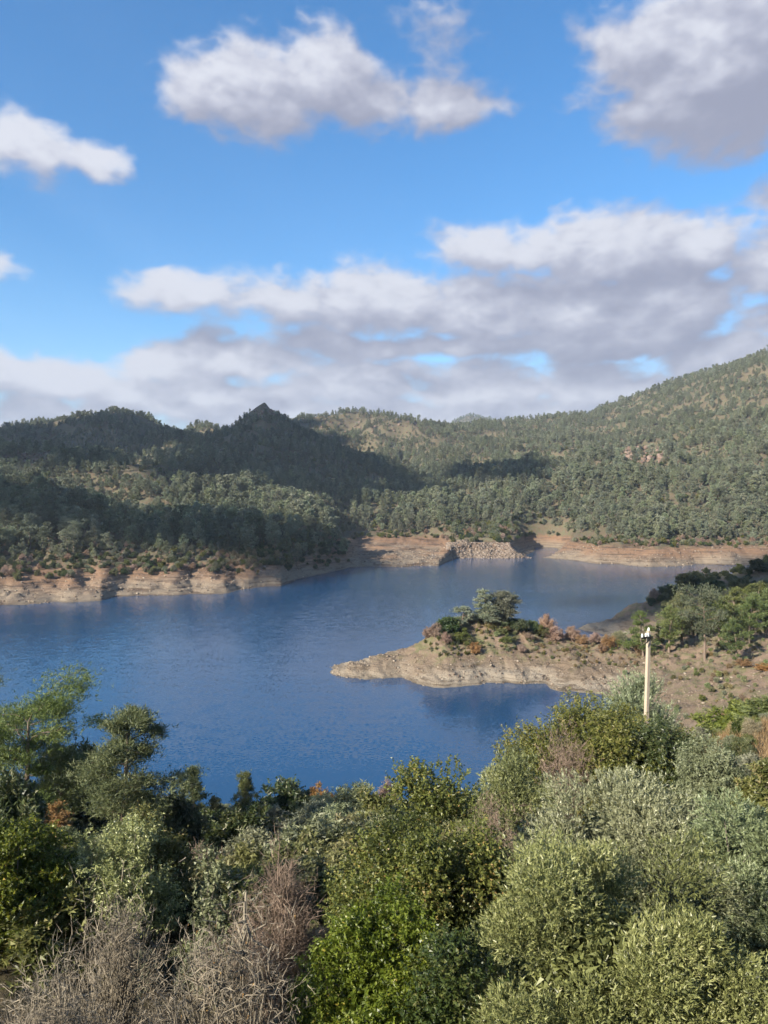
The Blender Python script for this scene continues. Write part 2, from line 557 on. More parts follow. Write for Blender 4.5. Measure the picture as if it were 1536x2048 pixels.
COLS = {
    -800: [(215, zz(0)), (228, zz(9)), (258, zz(18)), (330, zz(48)), (390, zz(44)), (520, zz(75)), (600, zz(66)), (900, zz(125)), (1050, zz(95)), (1400, zz(110)), (1700, zz(80)), (2300, zz(60))],
    -300: [(218, zz(0)), (230, zz(8)), (258, zz(14)), (345, zz(40)), (400, zz(36)), (520, zz(66)), (600, zz(58)), (900, zz(118)), (1050, zz(92)), (1400, zz(105)), (1700, zz(80)), (2300, zz(60))],
    0:   [(221, zz(0)), (245, zz(4.6)), (272, 1108), (360, 985), (410, zz(30)), (520, 918), (600, zz(54)), (900, 862), (1050, zz(88)), (1400, zz(100)), (1700, zz(70)), (2300, zz(60))],
    100: [(224, zz(0)), (248, zz(4.6)), (272, 1110), (352, 1008), (405, zz(25)), (520, 912), (600, zz(53)), (900, 854), (1050, zz(90)), (1400, zz(100)), (1700, zz(70)), (2300, zz(60))],
    200: [(230, zz(0)), (252, zz(4.5)), (274, 1112), (348, 1040), (395, zz(19)), (510, 930), (600, zz(53)), (900, 834), (1050, zz(95)), (1400, zz(100)), (1700, zz(70)), (2300, zz(60))],
    230: [(240, zz(0)), (258, zz(4.2)), (276, 1112), (346, 1050), (393, zz(17)), (505, 936), (595, zz(52)), (900, 832), (1050, zz(95)), (1400, zz(100)), (1700, zz(70)), (2300, zz(60))],
    300: [(242, zz(0)), (261, zz(4.8)), (279, 1110), (344, 1066), (390, zz(15)), (500, 945), (590, zz(50)), (900, 842), (1050, zz(95)), (1400, zz(100)), (1700, zz(70)), (2300, zz(60))],
    400: [(246, zz(0)), (265, zz(4.8)), (286, 1108), (350, 1068), (390, zz(16)), (520, 950), (610, 912), (800, 880), (950, 856), (1400, zz(110)), (1700, zz(70)), (2300, zz(60))],
    450: [(249, zz(0)), (266, zz(4.4)), (296, 1112), (355, 1062), (395, zz(17)), (520, 960), (605, 922), (800, 868), (900, zz(104)), (1400, zz(110)), (1700, zz(70)), (2300, zz(60))],
    475: [(258, zz(0)), (274, zz(3.8)), (305, 1100), (358, 1060), (398, zz(17)), (520, 965), (600, 930), (800, 858), (880, zz(98)), (1400, zz(110)), (1700, zz(70)), (2300, zz(60))],
    530: [(266, zz(0)), (276, zz(4.6)), (310, 1090), (350, 1050), (390, zz(19)), (520, 975), (600, 948), (800, 813), (880, zz(100)), (1050, 856), (1700, zz(70)), (2300, zz(60))],
    562: [(270, zz(0)), (281, zz(3.6)), (308, 1085), (348, 1052), (390, zz(18)), (520, 978), (600, 952), (796, 842), (870, zz(92)), (1050, 850), (1700, zz(70)), (2300, zz(60))],
    590: [(288, zz(0)), (302, zz(5.0)), (320, 1075), (346, 1056), (395, zz(15)), (520, 982), (600, 956), (793, 862), (860, zz(84)), (1050, 846), (1700, zz(70)), (2300, zz(60))],
    640: [(312, zz(0)), (322, zz(6.5)), (334, 1070), (352, 1066), (410, zz(10)), (520, 992), (605, 960), (780, 888), (840, zz(78)), (1050, 838), (1700, zz(70)), (2300, zz(60))],
    690: [(336, zz(0)), (342, zz(3.5)), (358, 1098), (400, 1092), (450, 1078), (535, 1005), (615, 972), (765, 910), (830, zz(70)), (1030, 833), (1700, zz(75)), (2300, zz(60))],
    720: [(345, zz(0)), (360, zz(1.9)), (425, 1100), (465, 1084), (494, 1060), (540, 1006), (620, 970), (755, 918), (820, zz(66)), (1030, 830), (1700, zz(80)), (2300, zz(70))],
    800: [(346, zz(0)), (362, zz(2.0)), (430, 1098), (468, 1082), (496, 1056), (542, 1004), (620, 980), (740, 938), (800, zz(58)), (1020, 833), (1700, zz(90)), (2300, zz(90))],
    878: [(350, zz(0)), (362, zz(1.9)), (430, 1094), (466, 1080), (496, 1040), (550, 990), (620, 978), (740, 936), (830, zz(78)), (1060, 850), (1900, zz(120)), (3000, zz(230))],
    905: [(393, zz(0)), (404, zz(6.0)), (424, 1080), (455, 1070), (498, 1036), (552, 985), (620, 976), (740, 932), (850, 905), (1100, 858), (1900, zz(140)), (3000, 846)],
    940: [(396, zz(0)), (410, zz(5.6)), (430, 1076), (460, 1064), (500, 1030), (555, 975), (620, 968), (740, 930), (870, 895), (1150, 858), (1900, zz(140)), (3000, 834)],
    1000: [(398, zz(0)), (412, zz(5.8)), (432, 1074), (465, 1058), (504, 1026), (560, 966), (620, 960), (740, 926), (900, 888), (1250, 852), (1900, zz(150)), (3000, 848)],
    1060: [(400, zz(0)), (414, zz(5.4)), (440, 1078), (470, 1058), (506, 1022), (564, 962), (630, 944), (750, 915), (900, 884), (1230, 845), (1700, zz(150)), (2500, zz(200))],
    1100: [(396, zz(0)), (424, zz(5.0)), (455, 1072), (490, 1045), (512, 1020), (570, 958), (640, 932), (760, 908), (900, 882), (1200, 842), (1600, zz(150)), (2300, zz(200))],
    1200: [(362, zz(0)), (392, zz(8.0)), (404, 1086), (450, 1044), (500, 1004), (580, 948), (660, 918), (780, 892), (900, 868), (1100, 830), (1400, 824), (2000, zz(170))],
    1300: [(345, zz(0)), (372, zz(8.0)), (386, 1090), (440, 1038), (490, 994), (570, 938), (650, 908), (760, 874), (860, 850), (1020, 800), (1350, 793), (2000, zz(180))],
    1400: [(353, zz(0)), (372, zz(7.6)), (386, 1090), (440, 1032), (490, 984), (560, 929), (640, 889), (740, 846), (830, 812), (960, 770), (1300, 760), (2000, zz(200))],
    1450: [(355, zz(0)), (372, zz(7.4)), (386, 1092), (440, 1028), (490, 978), (560, 920), (640, 876), (730, 830), (815, 790), (920, 748), (1300, 756), (2000, zz(210))],
    1536: [(355, zz(0)), (372, zz(7.2)), (386, 1092), (440, 1022), (490, 968), (560, 908), (640, 858), (720, 808), (800, 764), (880, 722), (1300, 730), (2000, zz(230))],
    1900: [(350, zz(0)), (366, zz(8)), (386, zz(10)), (440, zz(30)), (490, zz(50)), (560, zz(80)), (640, zz(110)), (720, zz(145)), (780, zz(180)), (860, zz(225)), (1300, zz(260)), (2000, zz(250))],
    2600: [(340, zz(0)), (360, zz(9)), (386, zz(14)), (440, zz(38)), (490, zz(60)), (560, zz(92)), (640, zz(125)), (720, zz(160)), (780, zz(195)), (860, zz(240)), (1300, zz(280)), (2000, zz(260))],
}
CPX = np.array(sorted(COLS), float)
CY = np.array([[a[0] for a in COLS[int(p)]] for p in CPX], float)
CZ = np.array([[(a[1][1] if isinstance(a[1], tuple) else ray_z(a[1], a[0])) for a in COLS[int(p)]] for p in CPX], float)


def col_profile(px):
    px = min(max(px, CPX[0]), CPX[-1])
    Yk = np.array([np.interp(px, CPX, CY[:, i]) for i in range(CY.shape[1])])
    Zk = np.array([np.interp(px, CPX, CZ[:, i]) for i in range(CZ.shape[1])])
    j = float(gnoise(px / 62, 3.3, 81) * 5.0 + gnoise(px / 24, 7.7, 82) * .6)
    Yk[0] += j; Yk[1] += j * .6 + float(gnoise(px / 40, 1.1, 83)) * 3.0; Zk[1] += float(gnoise(px / 45, 5.5, 84)) * 1.4
    return Yk, Zk


# the narrow arm of the lake that runs back between the banks
CREEK = np.array([[80, 405], [86, 424], [95, 450], [101, 478]], float)


def seg_dist(x, y, pl):
    d = np.full(np.shape(x), 1e9)
    for a, b in zip(pl[:-1], pl[1:]):
        ab = b - a
        t = np.clip(((x - a[0]) * ab[0] + (y - a[1]) * ab[1]) / (ab @ ab), 0, 1)
        d = np.minimum(d, np.hypot(x - a[0] - t * ab[0], y - a[1] - t * ab[1]))
    return d


TH = np.concatenate([np.radians(np.linspace(-180, -60, 25)[:-1]), np.radians(np.linspace(-60, -30, 41)[:-1]),
                     np.radians(np.arange(-30, 30.01, .115)), np.radians(np.linspace(30, 60, 41)[1:]), np.radians(np.linspace(60, 180, 25)[1:-1])])
RR = np.concatenate([np.linspace(70, 205, 12), np.arange(208, 300, 1.0), np.arange(300, 440, 1.15), np.arange(440, 640, 3.5), np.arange(640, 1320, 6.5), np.geomspace(1325, 9000, 34)])


def far_height_grid():
    Z = np.zeros((len(TH), len(RR)))
    for i, th in enumerate(TH):
        tt = max(min(th, math.radians(52)), math.radians(-52))
        px = 768 + F * math.tan(tt)
        Yk, Zk = col_profile(px)
        k = 1 / math.cos(tt)
        xk = np.concatenate([[60 * k, (Yk[0] - 30) * k], Yk * k, [6500, 9500]])
        zk = np.concatenate([[-12, -7], Zk, [40, 30]])
        Z[i] = pchip(xk, zk, RR)
    X = np.sin(TH)[:, None] * RR[None]; Y = np.cos(TH)[:, None] * RR[None]
    R = np.broadcast_to(RR[None], Z.shape)
    up = ss(Z, 8, 45)
    # gullies and spurs
    rid = 1 - np.abs(fbm(X / 95, Y / 95, 5, 4, .5)) * 1.6
    Z = Z + up * (rid - .6) * 11 * ss(R, 320, 520) + up * fbm(X / 30, Y / 30, 9, 3) * 2.5
    # banks: small gullies and ledges
    bank = ss(Z, -.6, 1.2) * (1 - ss(Z, 9, 16)) * (R < 520)
    Z = Z + bank * (fbm(X / 16, Y / 16, 21, 4, .55) * 1.2 + fbm(X / 4.5, Y / 4.5, 22, 3) * .4)
    st = 1.15
    zq = Z / st + .25 * fbm(X / 14, Y / 14, 31, 2)
    fr = zq - np.floor(zq)
    Z = Z + bank * st * (ss(fr, .3, .7) - fr) * .8
    # the creek
    d = seg_dist(X, Y, CREEK)
    Z = np.minimum(Z, -.8 + np.maximum(d - 4.5, 0) * .34 + np.maximum(d - 6, 0) ** 2 * .06)
    # behind the viewpoint the land goes on at the height of the road
    back = ss(np.abs(TH), math.radians(75), math.radians(105))[:, None]
    Z = Z * (1 - back) + back * (26 + fbm(X / 80, Y / 80, 40, 3) * 3)
    # 1.5 m of curvature-free ground: nothing else to do
    return X, Y, Z


FX, FY, FZ = far_height_grid()
far_mesh = grid_mesh('hills', np.stack([FX, FY, FZ], -1).reshape(-1, 3), len(TH), len(RR), M['hill_ground'], wrap=True)
tag(link(bpy.data.objects.new('hills', far_mesh)), 'wooded hills and bare ochre banks around the lake', kind='structure')


def interp_grid(A, us, vs, u, v):
    iu = np.clip(np.searchsorted(us, u) - 1, 0, len(us) - 2)
    iv = np.clip(np.searchsorted(vs, v) - 1, 0, len(vs) - 2)
    fu = np.clip((u - us[iu]) / (us[iu + 1] - us[iu]), 0, 1)
    fv = np.clip((v - vs[iv]) / (vs[iv + 1] - vs[iv]), 0, 1)
    return (A[iu, iv] * (1 - fu) * (1 - fv) + A[iu + 1, iv] * fu * (1 - fv) + A[iu, iv + 1] * (1 - fu) * fv + A[iu + 1, iv + 1] * fu * fv)


def far_h(x, y):
    x = np.asarray(x, float); y = np.asarray(y, float)
    return interp_grid(FZ, TH, RR, np.arctan2(x, y), np.hypot(x, y))


# ------------------------------------------------------------------ the peninsula, the cove and the dark headland behind it
PEN_Y = [84, 95, 105, 112, 118, 122, 125, 128, 131, 134, 138, 142, 147, 153, 160, 168, 174, 179, 184, 189, 196, 206, 220, 245]
PEN = {  # photo column: heights at PEN_Y
    560:  [-6] * 24,
    640:  [-6, -6, -6, -5, -4, -3.5, -3, -2.5, -2, -1.5, -2, -3, -4, -5, -6, -6, -6, -6, -6, -6, -6, -6, -6, -6],
    668:  [-6, -6, -6, -5, -4, -3, -2, -1.2, -.3, .55, .1, -1, -3, -4, -5, -6, -6, -6, -6, -6, -6, -6, -6, -6],
    720:  [-6, -6, -6, -5, -4, -2.4, -1.2, -.1, .9, 1.6, 1.2, -.2, -2, -3, -5, -6, -6, -6, -6, -6, -6, -6, -6, -6],
    790:  [-6, -6, -6, -5, -4, -2.4, -1.2, -.1, 1.2, 2.4, 2.9, 2.2, .2, -2, -4, -6, -6, -6, -6, -6, -6, -6, -6, -6],
    850:  [-6, -6, -5, -4, -2.4, -.8, .4, 1.7, 2.8, 3.8, 4.7, 4.2, 2.2, -.4, -3, -5, -6, -6, -6, -6, -6, -6, -6, -6],
    880:  [-6, -6, -5, -4, -2, -.4, .9, 2.2, 3.4, 4.6, 5.9, 5.8, 3.8, .6, -2, -5, -6, -6, -6, -6, -6, -6, -6, -6],
    920:  [-6, -6, -5, -4, -2.2, -.6, .6, 2.0, 3.2, 4.6, 6.2, 7.2, 6.0, 2.6, -1, -4, -6, -6, -6, -6, -6, -6, -6, -6],
    970:  [-6, -6, -5, -4, -2.4, -1.0, .2, 1.6, 2.8, 4.2, 6.0, 7.4, 7.0, 4.0, 0, -4, -6, -6, -6, -6, -6, -6, -6, -6],
    1030: [-6, -6, -5, -4, -2.6, -1.2, -.1, 1.4, 2.6, 3.8, 5.4, 6.6, 6.4, 3.6, 0, -4, -6, -6, -6, -6, -6, -6, -6, -6],
    1090: [-6, -6, -5, -4, -2, -.3, -.1, 1.2, 2.2, 3.2, 4.2, 4.9, 4.6, 2.6, -.6, -4, -6, -6, -6, -6, -6, -6, -6, -6],
    1110: [-6, -5, -4, -2.5, -.6, .3, .8, 1.5, 2.2, 3.0, 3.8, 4.3, 3.8, 2.0, -.8, -4, -6, -6, -6, -5, -5, -6, -6, -6],
    1160: [-6, -5, -4, -2.2, -.5, .9, 1.8, 2.3, 2.6, 3.0, 3.4, 3.6, 3.2, 1.8, -.2, -2, -1.2, .25, -.6, -3, -5, -6, -6, -6],
    1210: [-5, -4, -2.5, -1.0, .1, 1.3, 2.0, 2.5, 2.9, 3.2, 3.5, 3.6, 3.2, 2.2, .8, .2, .6, 1.6, 1.0, -1.5, -4, -6, -6, -6],
    1260: [-4, -2.2, -.6, .3, 1.0, 1.8, 2.3, 2.8, 3.2, 3.5, 3.8, 3.9, 3.7, 3.0, 2.2, 2.0, 2.6, 3.7, 4.3, 2.4, -1.5, -5, -6, -6],
    1320: [-1.5, .2, 1.4, 2.2, 2.8, 3.2, 3.5, 3.8, 4.0, 4.2, 4.3, 4.4, 4.4, 4.2, 3.8, 3.8, 4.4, 5.4, 6.4, 6.2, 2.5, -3, -6, -6],
    1400: [2, 3.0, 3.5, 3.9, 4.2, 4.4, 4.6, 4.7, 4.9, 5.0, 5.2, 5.4, 5.6, 5.8, 6.0, 6.4, 7.0, 7.9, 8.8, 9.4, 7.5, 1.5, -4, -6],
    1470: [3.4, 4.2, 4.7, 5.0, 5.3, 5.5, 5.7, 5.9, 6.0, 6.2, 6.4, 6.7, 7.0, 7.4, 7.9, 8.6, 9.4, 10.3, 11.1, 11.6, 11, 6, -2, -6],
    1540: [5, 5.5, 5.9, 6.2, 6.5, 6.7, 6.9, 7.1, 7.3, 7.5, 7.8, 8.2, 8.7, 9.2, 9.9, 10.7, 11.5, 12.3, 13.0, 13.4, 13.4, 10, 2, -5],
    1700: [9, 9.5, 10, 10.4, 10.8, 11, 11.3, 11.6, 12, 12.3, 12.7, 13.2, 14, 14.6, 15.3, 16, 17, 18, 18.5, 19, 19.5, 17, 10, -2],
    2000: [15, 16, 16.6, 17, 17.5, 18, 18.4, 19, 19.5, 20, 20.5, 21, 22, 23, 24, 25, 26, 27, 28, 28, 28, 26, 18, 4],
}
PPX = np.array(sorted(PEN), float)
PZ = np.array([PEN[int(p)] for p in PPX], float)
GPX = np.concatenate([np.arange(590, 1560, 3.0), np.arange(1560, 2000, 12)])
GY = np.concatenate([np.arange(84, 118, .7), np.arange(118, 150, .36), np.arange(150, 200, .7), np.arange(200, 246, 2.2)])


def pen_grid():
    rows = np.array([pchip(np.array(PEN_Y, float), PZ[i], GY) for i in range(len(PPX))])
    Z = np.array([pchip(PPX, rows[:, j], GPX) for j in range(len(GY))]).T
    X = (GPX[:, None] - 768) / F * GY[None]; Y = np.broadcast_to(GY[None], X.shape)
    w = ss(Z, -1.0, 1.0)
    Z = Z + w * (fbm(X / 7, Y / 7, 51, 4, .55) * .75 + fbm(X / 1.9, Y / 1.9, 52, 4, .6) * .20)
    # rills down the pale flank and thin ledges of old water lines
    Z = Z - w * np.maximum(0, fbm((X + Y * .35) / 2.9, Y / 7, 55, 3)) * .55 * (1 - ss(Z, 4, 6))
    st = .42
    zq = Z / st + .3 * fbm(X / 9, Y / 9, 53, 2)
    fr = zq - np.floor(zq)
    Z = Z + w * (1 - ss(Z, 4, 6.5)) * st * (ss(fr, .3, .7) - fr) * .7
    return X, Y, Z


GX, GYY, GZ = pen_grid()
pen_mesh = grid_mesh('peninsula', np.stack([GX, GYY, GZ], -1).reshape(-1, 3), len(GPX), len(GY), M['shore_ground'])
tag(link(bpy.data.objects.new('peninsula', pen_mesh)), 'bare peninsula, cove bank and dark headland reaching into the lake', kind='structure')


def pen_h(x, y):
    x = np.asarray(x, float); y = np.asarray(y, float)
    px = 768 + F * x / np.maximum(y, 1)
    z = interp_grid(GZ, GPX, GY, px, y)
    return np.where((y > 84) & (y < 245) & (px > 590) & (px < 1988), z, -20)


# ------------------------------------------------------------------ the slope in front of the camera
NEAR_R = [0, 1.2, 2.2, 4, 6, 8, 10, 12, 16, 20, 26, 33, 42, 50, 60, 70, 80, 92, 110]
NEAR = {
    -1200: [28.3, 28.2, 27.7, 26.2, 25.0, 24.0, 23.2, 22.4, 21.0, 19.8, 18.2, 16.4, 14.2, 12.0, 9.2, 6.0, 2.5, -2, -7],
    0:    [28.3, 28.2, 27.7, 26.0, 24.2, 22.9, 21.9, 21.1, 19.7, 18.3, 16.6, 14.8, 12.8, 10.4, 7.6, 4.4, 1.0, -3, -8],
    380:  [28.3, 28.2, 27.7, 26.0, 24.2, 22.7, 21.5, 20.5, 18.8, 17.1, 15.0, 12.8, 10.2, 7.8, 4.8, 1.6, -1.2, -4, -8],
    768:  [28.3, 28.2, 27.7, 26.0, 24.2, 22.7, 21.5, 20.5, 18.9, 17.5, 15.4, 13.0, 10.2, 7.6, 4.4, 1.4, -1.2, -4, -8],
    1000: [28.3, 28.2, 27.7, 26.0, 24.2, 22.8, 21.8, 21.0, 19.8, 18.8, 17.2, 15.2, 12.2, 9.0, 5.2, 1.8, -1.0, -4, -8],
    1200: [28.3, 28.2, 27.7, 26.0, 24.3, 23.1, 22.3, 21.7, 20.8, 20.2, 19.4, 17.9, 14.8, 11.2, 6.8, 3.0, 0, -3, -8],
    1300: [28.3, 28.2, 27.7, 26.0, 24.4, 23.3, 22.6, 22.1, 21.2, 20.6, 19.9, 18.8, 16.2, 12.8, 8.6, 5.0, 2.4, -1, -8],
    1420: [28.3, 28.2, 27.7, 26.1, 24.6, 23.6, 22.9, 22.4, 21.7, 21.2, 20.8, 19.9, 17.6, 14.6, 10.4, 7.0, 4.4, 1, -6],
    1536: [28.3, 28.2, 27.7, 26.2, 24.8, 23.8, 23.2, 22.7, 22.1, 21.7, 21.4, 20.8, 18.8, 16.0, 12.0, 8.6, 6.0, 3, -4],
    2600: [28.3, 28.2, 27.9, 27.0, 26.2, 25.6, 25.2, 24.9, 24.4, 24.0, 23.6, 23.0, 21.8, 20.5, 18.5, 16, 14, 12, 8],
}
NPX = np.array(sorted(NEAR), float)
NZ = np.array([NEAR[int(p)] for p in NPX], float)
# a shoulder of the slope under the bushes on the left
NZ[NPX < 1000] += np.interp(NEAR_R, [8, 10, 12, 16, 20, 26, 33, 42, 50], [0, .2, .8, 1.8, 2.0, 1.6, .8, .3, 0])[None]
NTH = np.concatenate([np.radians(np.linspace(-180, -50, 40)[:-1]), np.radians(np.linspace(-50, 50, 260)), np.radians(np.linspace(50, 180, 40)[1:-1])])
NR = np.concatenate([np.linspace(.15, 6, 24), np.linspace(6.3, 40, 90), np.linspace(41, 110, 60)])


def near_grid():
    Z = np.zeros((len(NTH), len(NR)))
    rows = np.array([pchip(np.array(NEAR_R, float), NZ[i], NR) for i in range(len(NPX))])
    for i, th in enumerate(NTH):
        tt = max(min(th, math.radians(49)), math.radians(-50))
        px = 768 + F * math.tan(tt)
        Z[i] = [np.interp(px, NPX, rows[:, j]) for j in range(len(NR))]
        Z[i] = Z[i]
    X = np.sin(NTH)[:, None] * NR[None]; Y = np.cos(NTH)[:, None] * NR[None]
    back = ss(np.abs(NTH), math.radians(60), math.radians(110))[:, None]
    Z = Z * (1 - back) + 28.3 * back
    Z = Z + ss(np.broadcast_to(NR[None], Z.shape), 2, 8) * (fbm(X / 6, Y / 6, 61, 4) * .45 + fbm(X / 1.3, Y / 1.3, 62, 2) * .07)
    return X, Y, Z


NX, NY, NZG = near_grid()
near_mesh = grid_mesh('ground', np.stack([NX, NY, NZG], -1).reshape(-1, 3), len(NTH), len(NR), M['near_ground'], wrap=True)
tag(link(bpy.data.objects.new('ground', near_mesh)), 'overgrown slope below the viewpoint', kind='structure')


def near_h(x, y):
    x = np.asarray(x, float); y = np.asarray(y, float)
    r = np.hypot(x, y)
    z = interp_grid(NZG, NTH, NR, np.arctan2(x, y), r)
    return np.where(r < 109, z, -20)


def ground(x, y):
    return np.maximum(np.maximum(far_h(x, y), pen_h(x, y)), near_h(x, y))


def gz(x, y):
    return float(ground(np.array([x]), np.array([y]))[0])


# ------------------------------------------------------------------ water
wv = np.array([[-1400, -700, 0], [1400, -700, 0], [1400, 620, 0], [-1400, 620, 0]], float)
wm = arr_mesh('lake_water', wv, np.array([[0, 1, 2, 3]]), M['water'])
tag(link(bpy.data.objects.new('lake_water', wm)), 'rippled blue water of the reservoir', kind='structure')


# ------------------------------------------------------------------ plants: materials
M['pine_far'] = leaf_material('pine_needles', [(0, (.085, .11, .06)), (.35, (.165, .19, .115)), (.75, (.255, .27, .18)), (1, (.35, .345, .255))], .25, .6, .15, .38)
M['pine_near'] = leaf_material('pine_needles_fresh', [(0, (.05, .07, .025)), (.5, (.14, .17, .06)), (1, (.27, .285, .12))], .28, .5, .25, .12)
M['pine_bark'] = bark_material('pine_bark', (.30, .235, .18), (.15, .11, .085))
M['olive_leaf'] = leaf_material('olive_leaf', [(0, (.085, .105, .05)), (.4, (.215, .245, .105)), (.8, (.36, .39, .185)), (1, (.51, .53, .32))], .22, .42, .4, .10)
M['olive_yellow'] = leaf_material('olive_leaf_yellowish', [(0, (.09, .11, .04)), (.4, (.22, .262, .095)), (.8, (.37, .41, .175)), (1, (.51, .53, .29))], .25, .42, .4, .08)
M['grey_leaf'] = leaf_material('grey_leaf', [(0, (.10, .11, .06)), (.5, (.22, .23, .135)), (1, (.40, .405, .27))], .2, .5, .3, .10)
M['green_leaf'] = leaf_material('green_leaf', [(0, (.045, .055, .012)), (.45, (.135, .145, .026)), (.78, (.26, .255, .05)), (.9, (.33, .25, .06)), (1, (.36, .20, .065))], .34, .42, .4, .08)
M['bright_leaf'] = leaf_material('bright_leaf', [(0, (.055, .08, .014)), (.5, (.145, .18, .03)), (.9, (.25, .28, .055)), (1, (.31, .25, .06))], .36, .42, .4, .08)
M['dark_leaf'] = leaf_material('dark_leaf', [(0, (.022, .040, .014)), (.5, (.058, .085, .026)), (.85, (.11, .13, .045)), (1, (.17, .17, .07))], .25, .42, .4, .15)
M['mixed_leaf'] = leaf_material('mixed_leaf', [(0, (.05, .065, .018)), (.45, (.135, .15, .045)), (.8, (.235, .24, .085)), (1, (.32, .27, .13))], .28, .45, .35, .12)
M['broom_leaf'] = leaf_material('broom_leaf', [(0, (.09, .10, .03)), (.5, (.20, .215, .07)), (1, (.34, .33, .14))], .3, .5, .25, .1)
M['orange_leaf'] = leaf_material('autumn_leaf', [(0, (.21, .12, .05)), (.5, (.35, .205, .085)), (1, (.46, .31, .15))], .3, .6, .15, .18, .012)
M['pink_leaf'] = leaf_material('tamarisk_twig', [(0, (.24, .155, .115)), (.5, (.38, .265, .20)), (1, (.50, .38, .29))], .25, .7, .1, .15, .015)
M['dry_leaf'] = leaf_material('dry_grass', [(0, (.17, .13, .075)), (.5, (.32, .25, .14)), (1, (.48, .40, .25))], .25, .7, .1, .12)
M['green_grass'] = leaf_material('green_grass', [(0, (.07, .10, .025)), (.5, (.16, .20, .05)), (1, (.30, .32, .11))], .3, .6, .15, .12)
M['twig'] = bark_material('twig_bark', (.37, .325, .24), (.17, .14, .105), 20)
M['red_twig'] = bark_material('reddish_twig', (.31, .235, .175), (.16, .115, .088), 20)
M['grey_bark'] = bark_material('grey_bark', (.34, .30, .25), (.16, .13, .105), 12)


# ------------------------------------------------------------------ pines
def unit(v):
    return v / (np.linalg.norm(v, axis=-1, keepdims=True) + 1e-9)


def pine_meshes(seed, H, style, tufts, quads, ql, qw, matc, sides=4, wob=.05, bare=.28, lean=0.0, limbs=13, fine_limbs=True, tight=.62):
    """trunk with limbs, and a crown of needle tufts in separate layered masses; origin at the foot"""
    rng = np.random.default_rng(seed)
    tr = MB()
    n = 9
    hh = np.linspace(0, 1, n)
    off = np.cumsum(rng.normal(size=(n, 2)) * wob * H / n * 1.6, axis=0)
    off -= off[0]
    trunk = np.stack([off[:, 0] + lean * H * hh ** 1.5, off[:, 1], hh * H * .97], 1)
    r0 = H * .019 + .04
    tr.tube(trunk, r0 * (1 - hh * .88), sides + 2, .4)
    cr = MB()
    pads = []
    for k in range(limbs):
        f = bare + (1 - bare) * ((k + .5 + rng.uniform(-.4, .4)) / limbs)
        f = min(max(f, bare), .985)
        if style == 'cone':
            ln = H * .205 * (1 - (f - bare) / (1 - bare)) ** .8 + H * .05
            rise = .25
        elif style == 'round':
            ln = H * .20 * math.sqrt(max(0.04, 1 - ((f - .62) / .42) ** 2)) * rng.uniform(.7, 1.15)
            rise = .35
        else:   # flat topped
            ln = H * (.09 + .175 * ss(np.array(f), .3, .75)) * rng.uniform(.6, 1.15)
            rise = .18 + .5 * f
        az = k * 2.4 + rng.uniform(-.5, .5)
        base = np.array([np.interp(f, hh, trunk[:, 0]), np.interp(f, hh, trunk[:, 1]), f * H * .97])
        d = np.array([math.cos(az), math.sin(az), rise * rng.uniform(.4, 1.3)])
        tt = np.linspace(0, 1, 5)[:, None]
        droop = np.array([0, 0, -1.0]) * (tt ** 2) * ln * rng.uniform(-.18, .2)
        limb = base + d * ln * tt + droop + np.vstack([np.zeros((1, 3)), np.cumsum(rng.normal(size=(4, 3)) * ln * .05, 0)])
        lr = r0 * (1 - f * .8) * .5
        tr.tube(limb, lr * (1 - tt[:, 0] * .8), max(3, sides - 1), .3)
        m = 2 + int(ln / H * 12)
        for j in range(m):
            s = rng.uniform(.35, 1.05)
            c = limb[0] + (limb[-1] - limb[0]) * s + rng.normal(size=3) * np.array([1, 1, .5]) * ln * .22
            if fine_limbs:
                mid = (limb[2] + c) / 2 + rng.normal(size=3) * ln * .04
                tr.tube(np.array([limb[min(3, int(s * 3))], mid, c]), [lr * .4, lr * .28, lr * .1], 3, .2)
            pads.append((c, ln * rng.uniform(.22, .42)))
    top = trunk[-1]
    for j in range(3):
        pads.append((top + rng.normal(size=3) * H * .025 - np.array([0, 0, H * .03]) * j, H * .05 + H * .02 * j))
    per = max(1, tufts // len(pads))
    P, D, T = [], [], []
    axis = np.array([0, 0, H * .5])
    for c, r in pads:
        q = rng.normal(size=(per, 3)) * np.array([1, 1, .62]) * r * tight + c
        outw = unit(q - np.array([trunk[4, 0], trunk[4, 1], max(H * .3, c[2] - H * .12)]))
        padtone = rng.uniform(-.16, .16)
        for i in range(quads):
            P.append(q + rng.normal(size=q.shape) * ql * .25)
            D.append(outw * .55 + np.array([0, 0, .45]) + rng.normal(size=q.shape) * .75)
            T.append(np.clip(rng.normal(.5 + padtone, .18, len(q)), 0, 1))
    P = np.concatenate(P); D = np.concatenate(D); T = np.concatenate(T)
    cr.leaves(P, D, ql * rng.uniform(.7, 1.3, len(P)), qw * rng.uniform(.7, 1.3, len(P)), rng, T)
    return tr.mesh('trunk', M['pine_bark'], True), cr.mesh('crown', matc)


FAR_STYLE = ['round', 'cone', 'cone', 'cone', 'round', 'flat', 'cone']
far_src = [pine_meshes(100 + i, 9.0, s, 420, 5, .55, .26, M['pine_far'], 3, bare=.16 if s != 'flat' else .3, limbs=12, fine_limbs=False, lean=[0, .06, -.05, 0, -.03, .08, 0][i])
           for i, s in enumerate(FAR_STYLE)]
mid_src = [pine_meshes(140 + i, 9.0, s, 1500, 5, .34, .10, M['pine_far'], 4, bare=.14 if s == 'cone' else .22, limbs=16, lean=[0, .05, -.04][i])
           for i, s in enumerate(['round', 'flat', 'cone'])]

# ------------------------------------------------------------------ where the pines stand
rngF = np.random.default_rng(7)


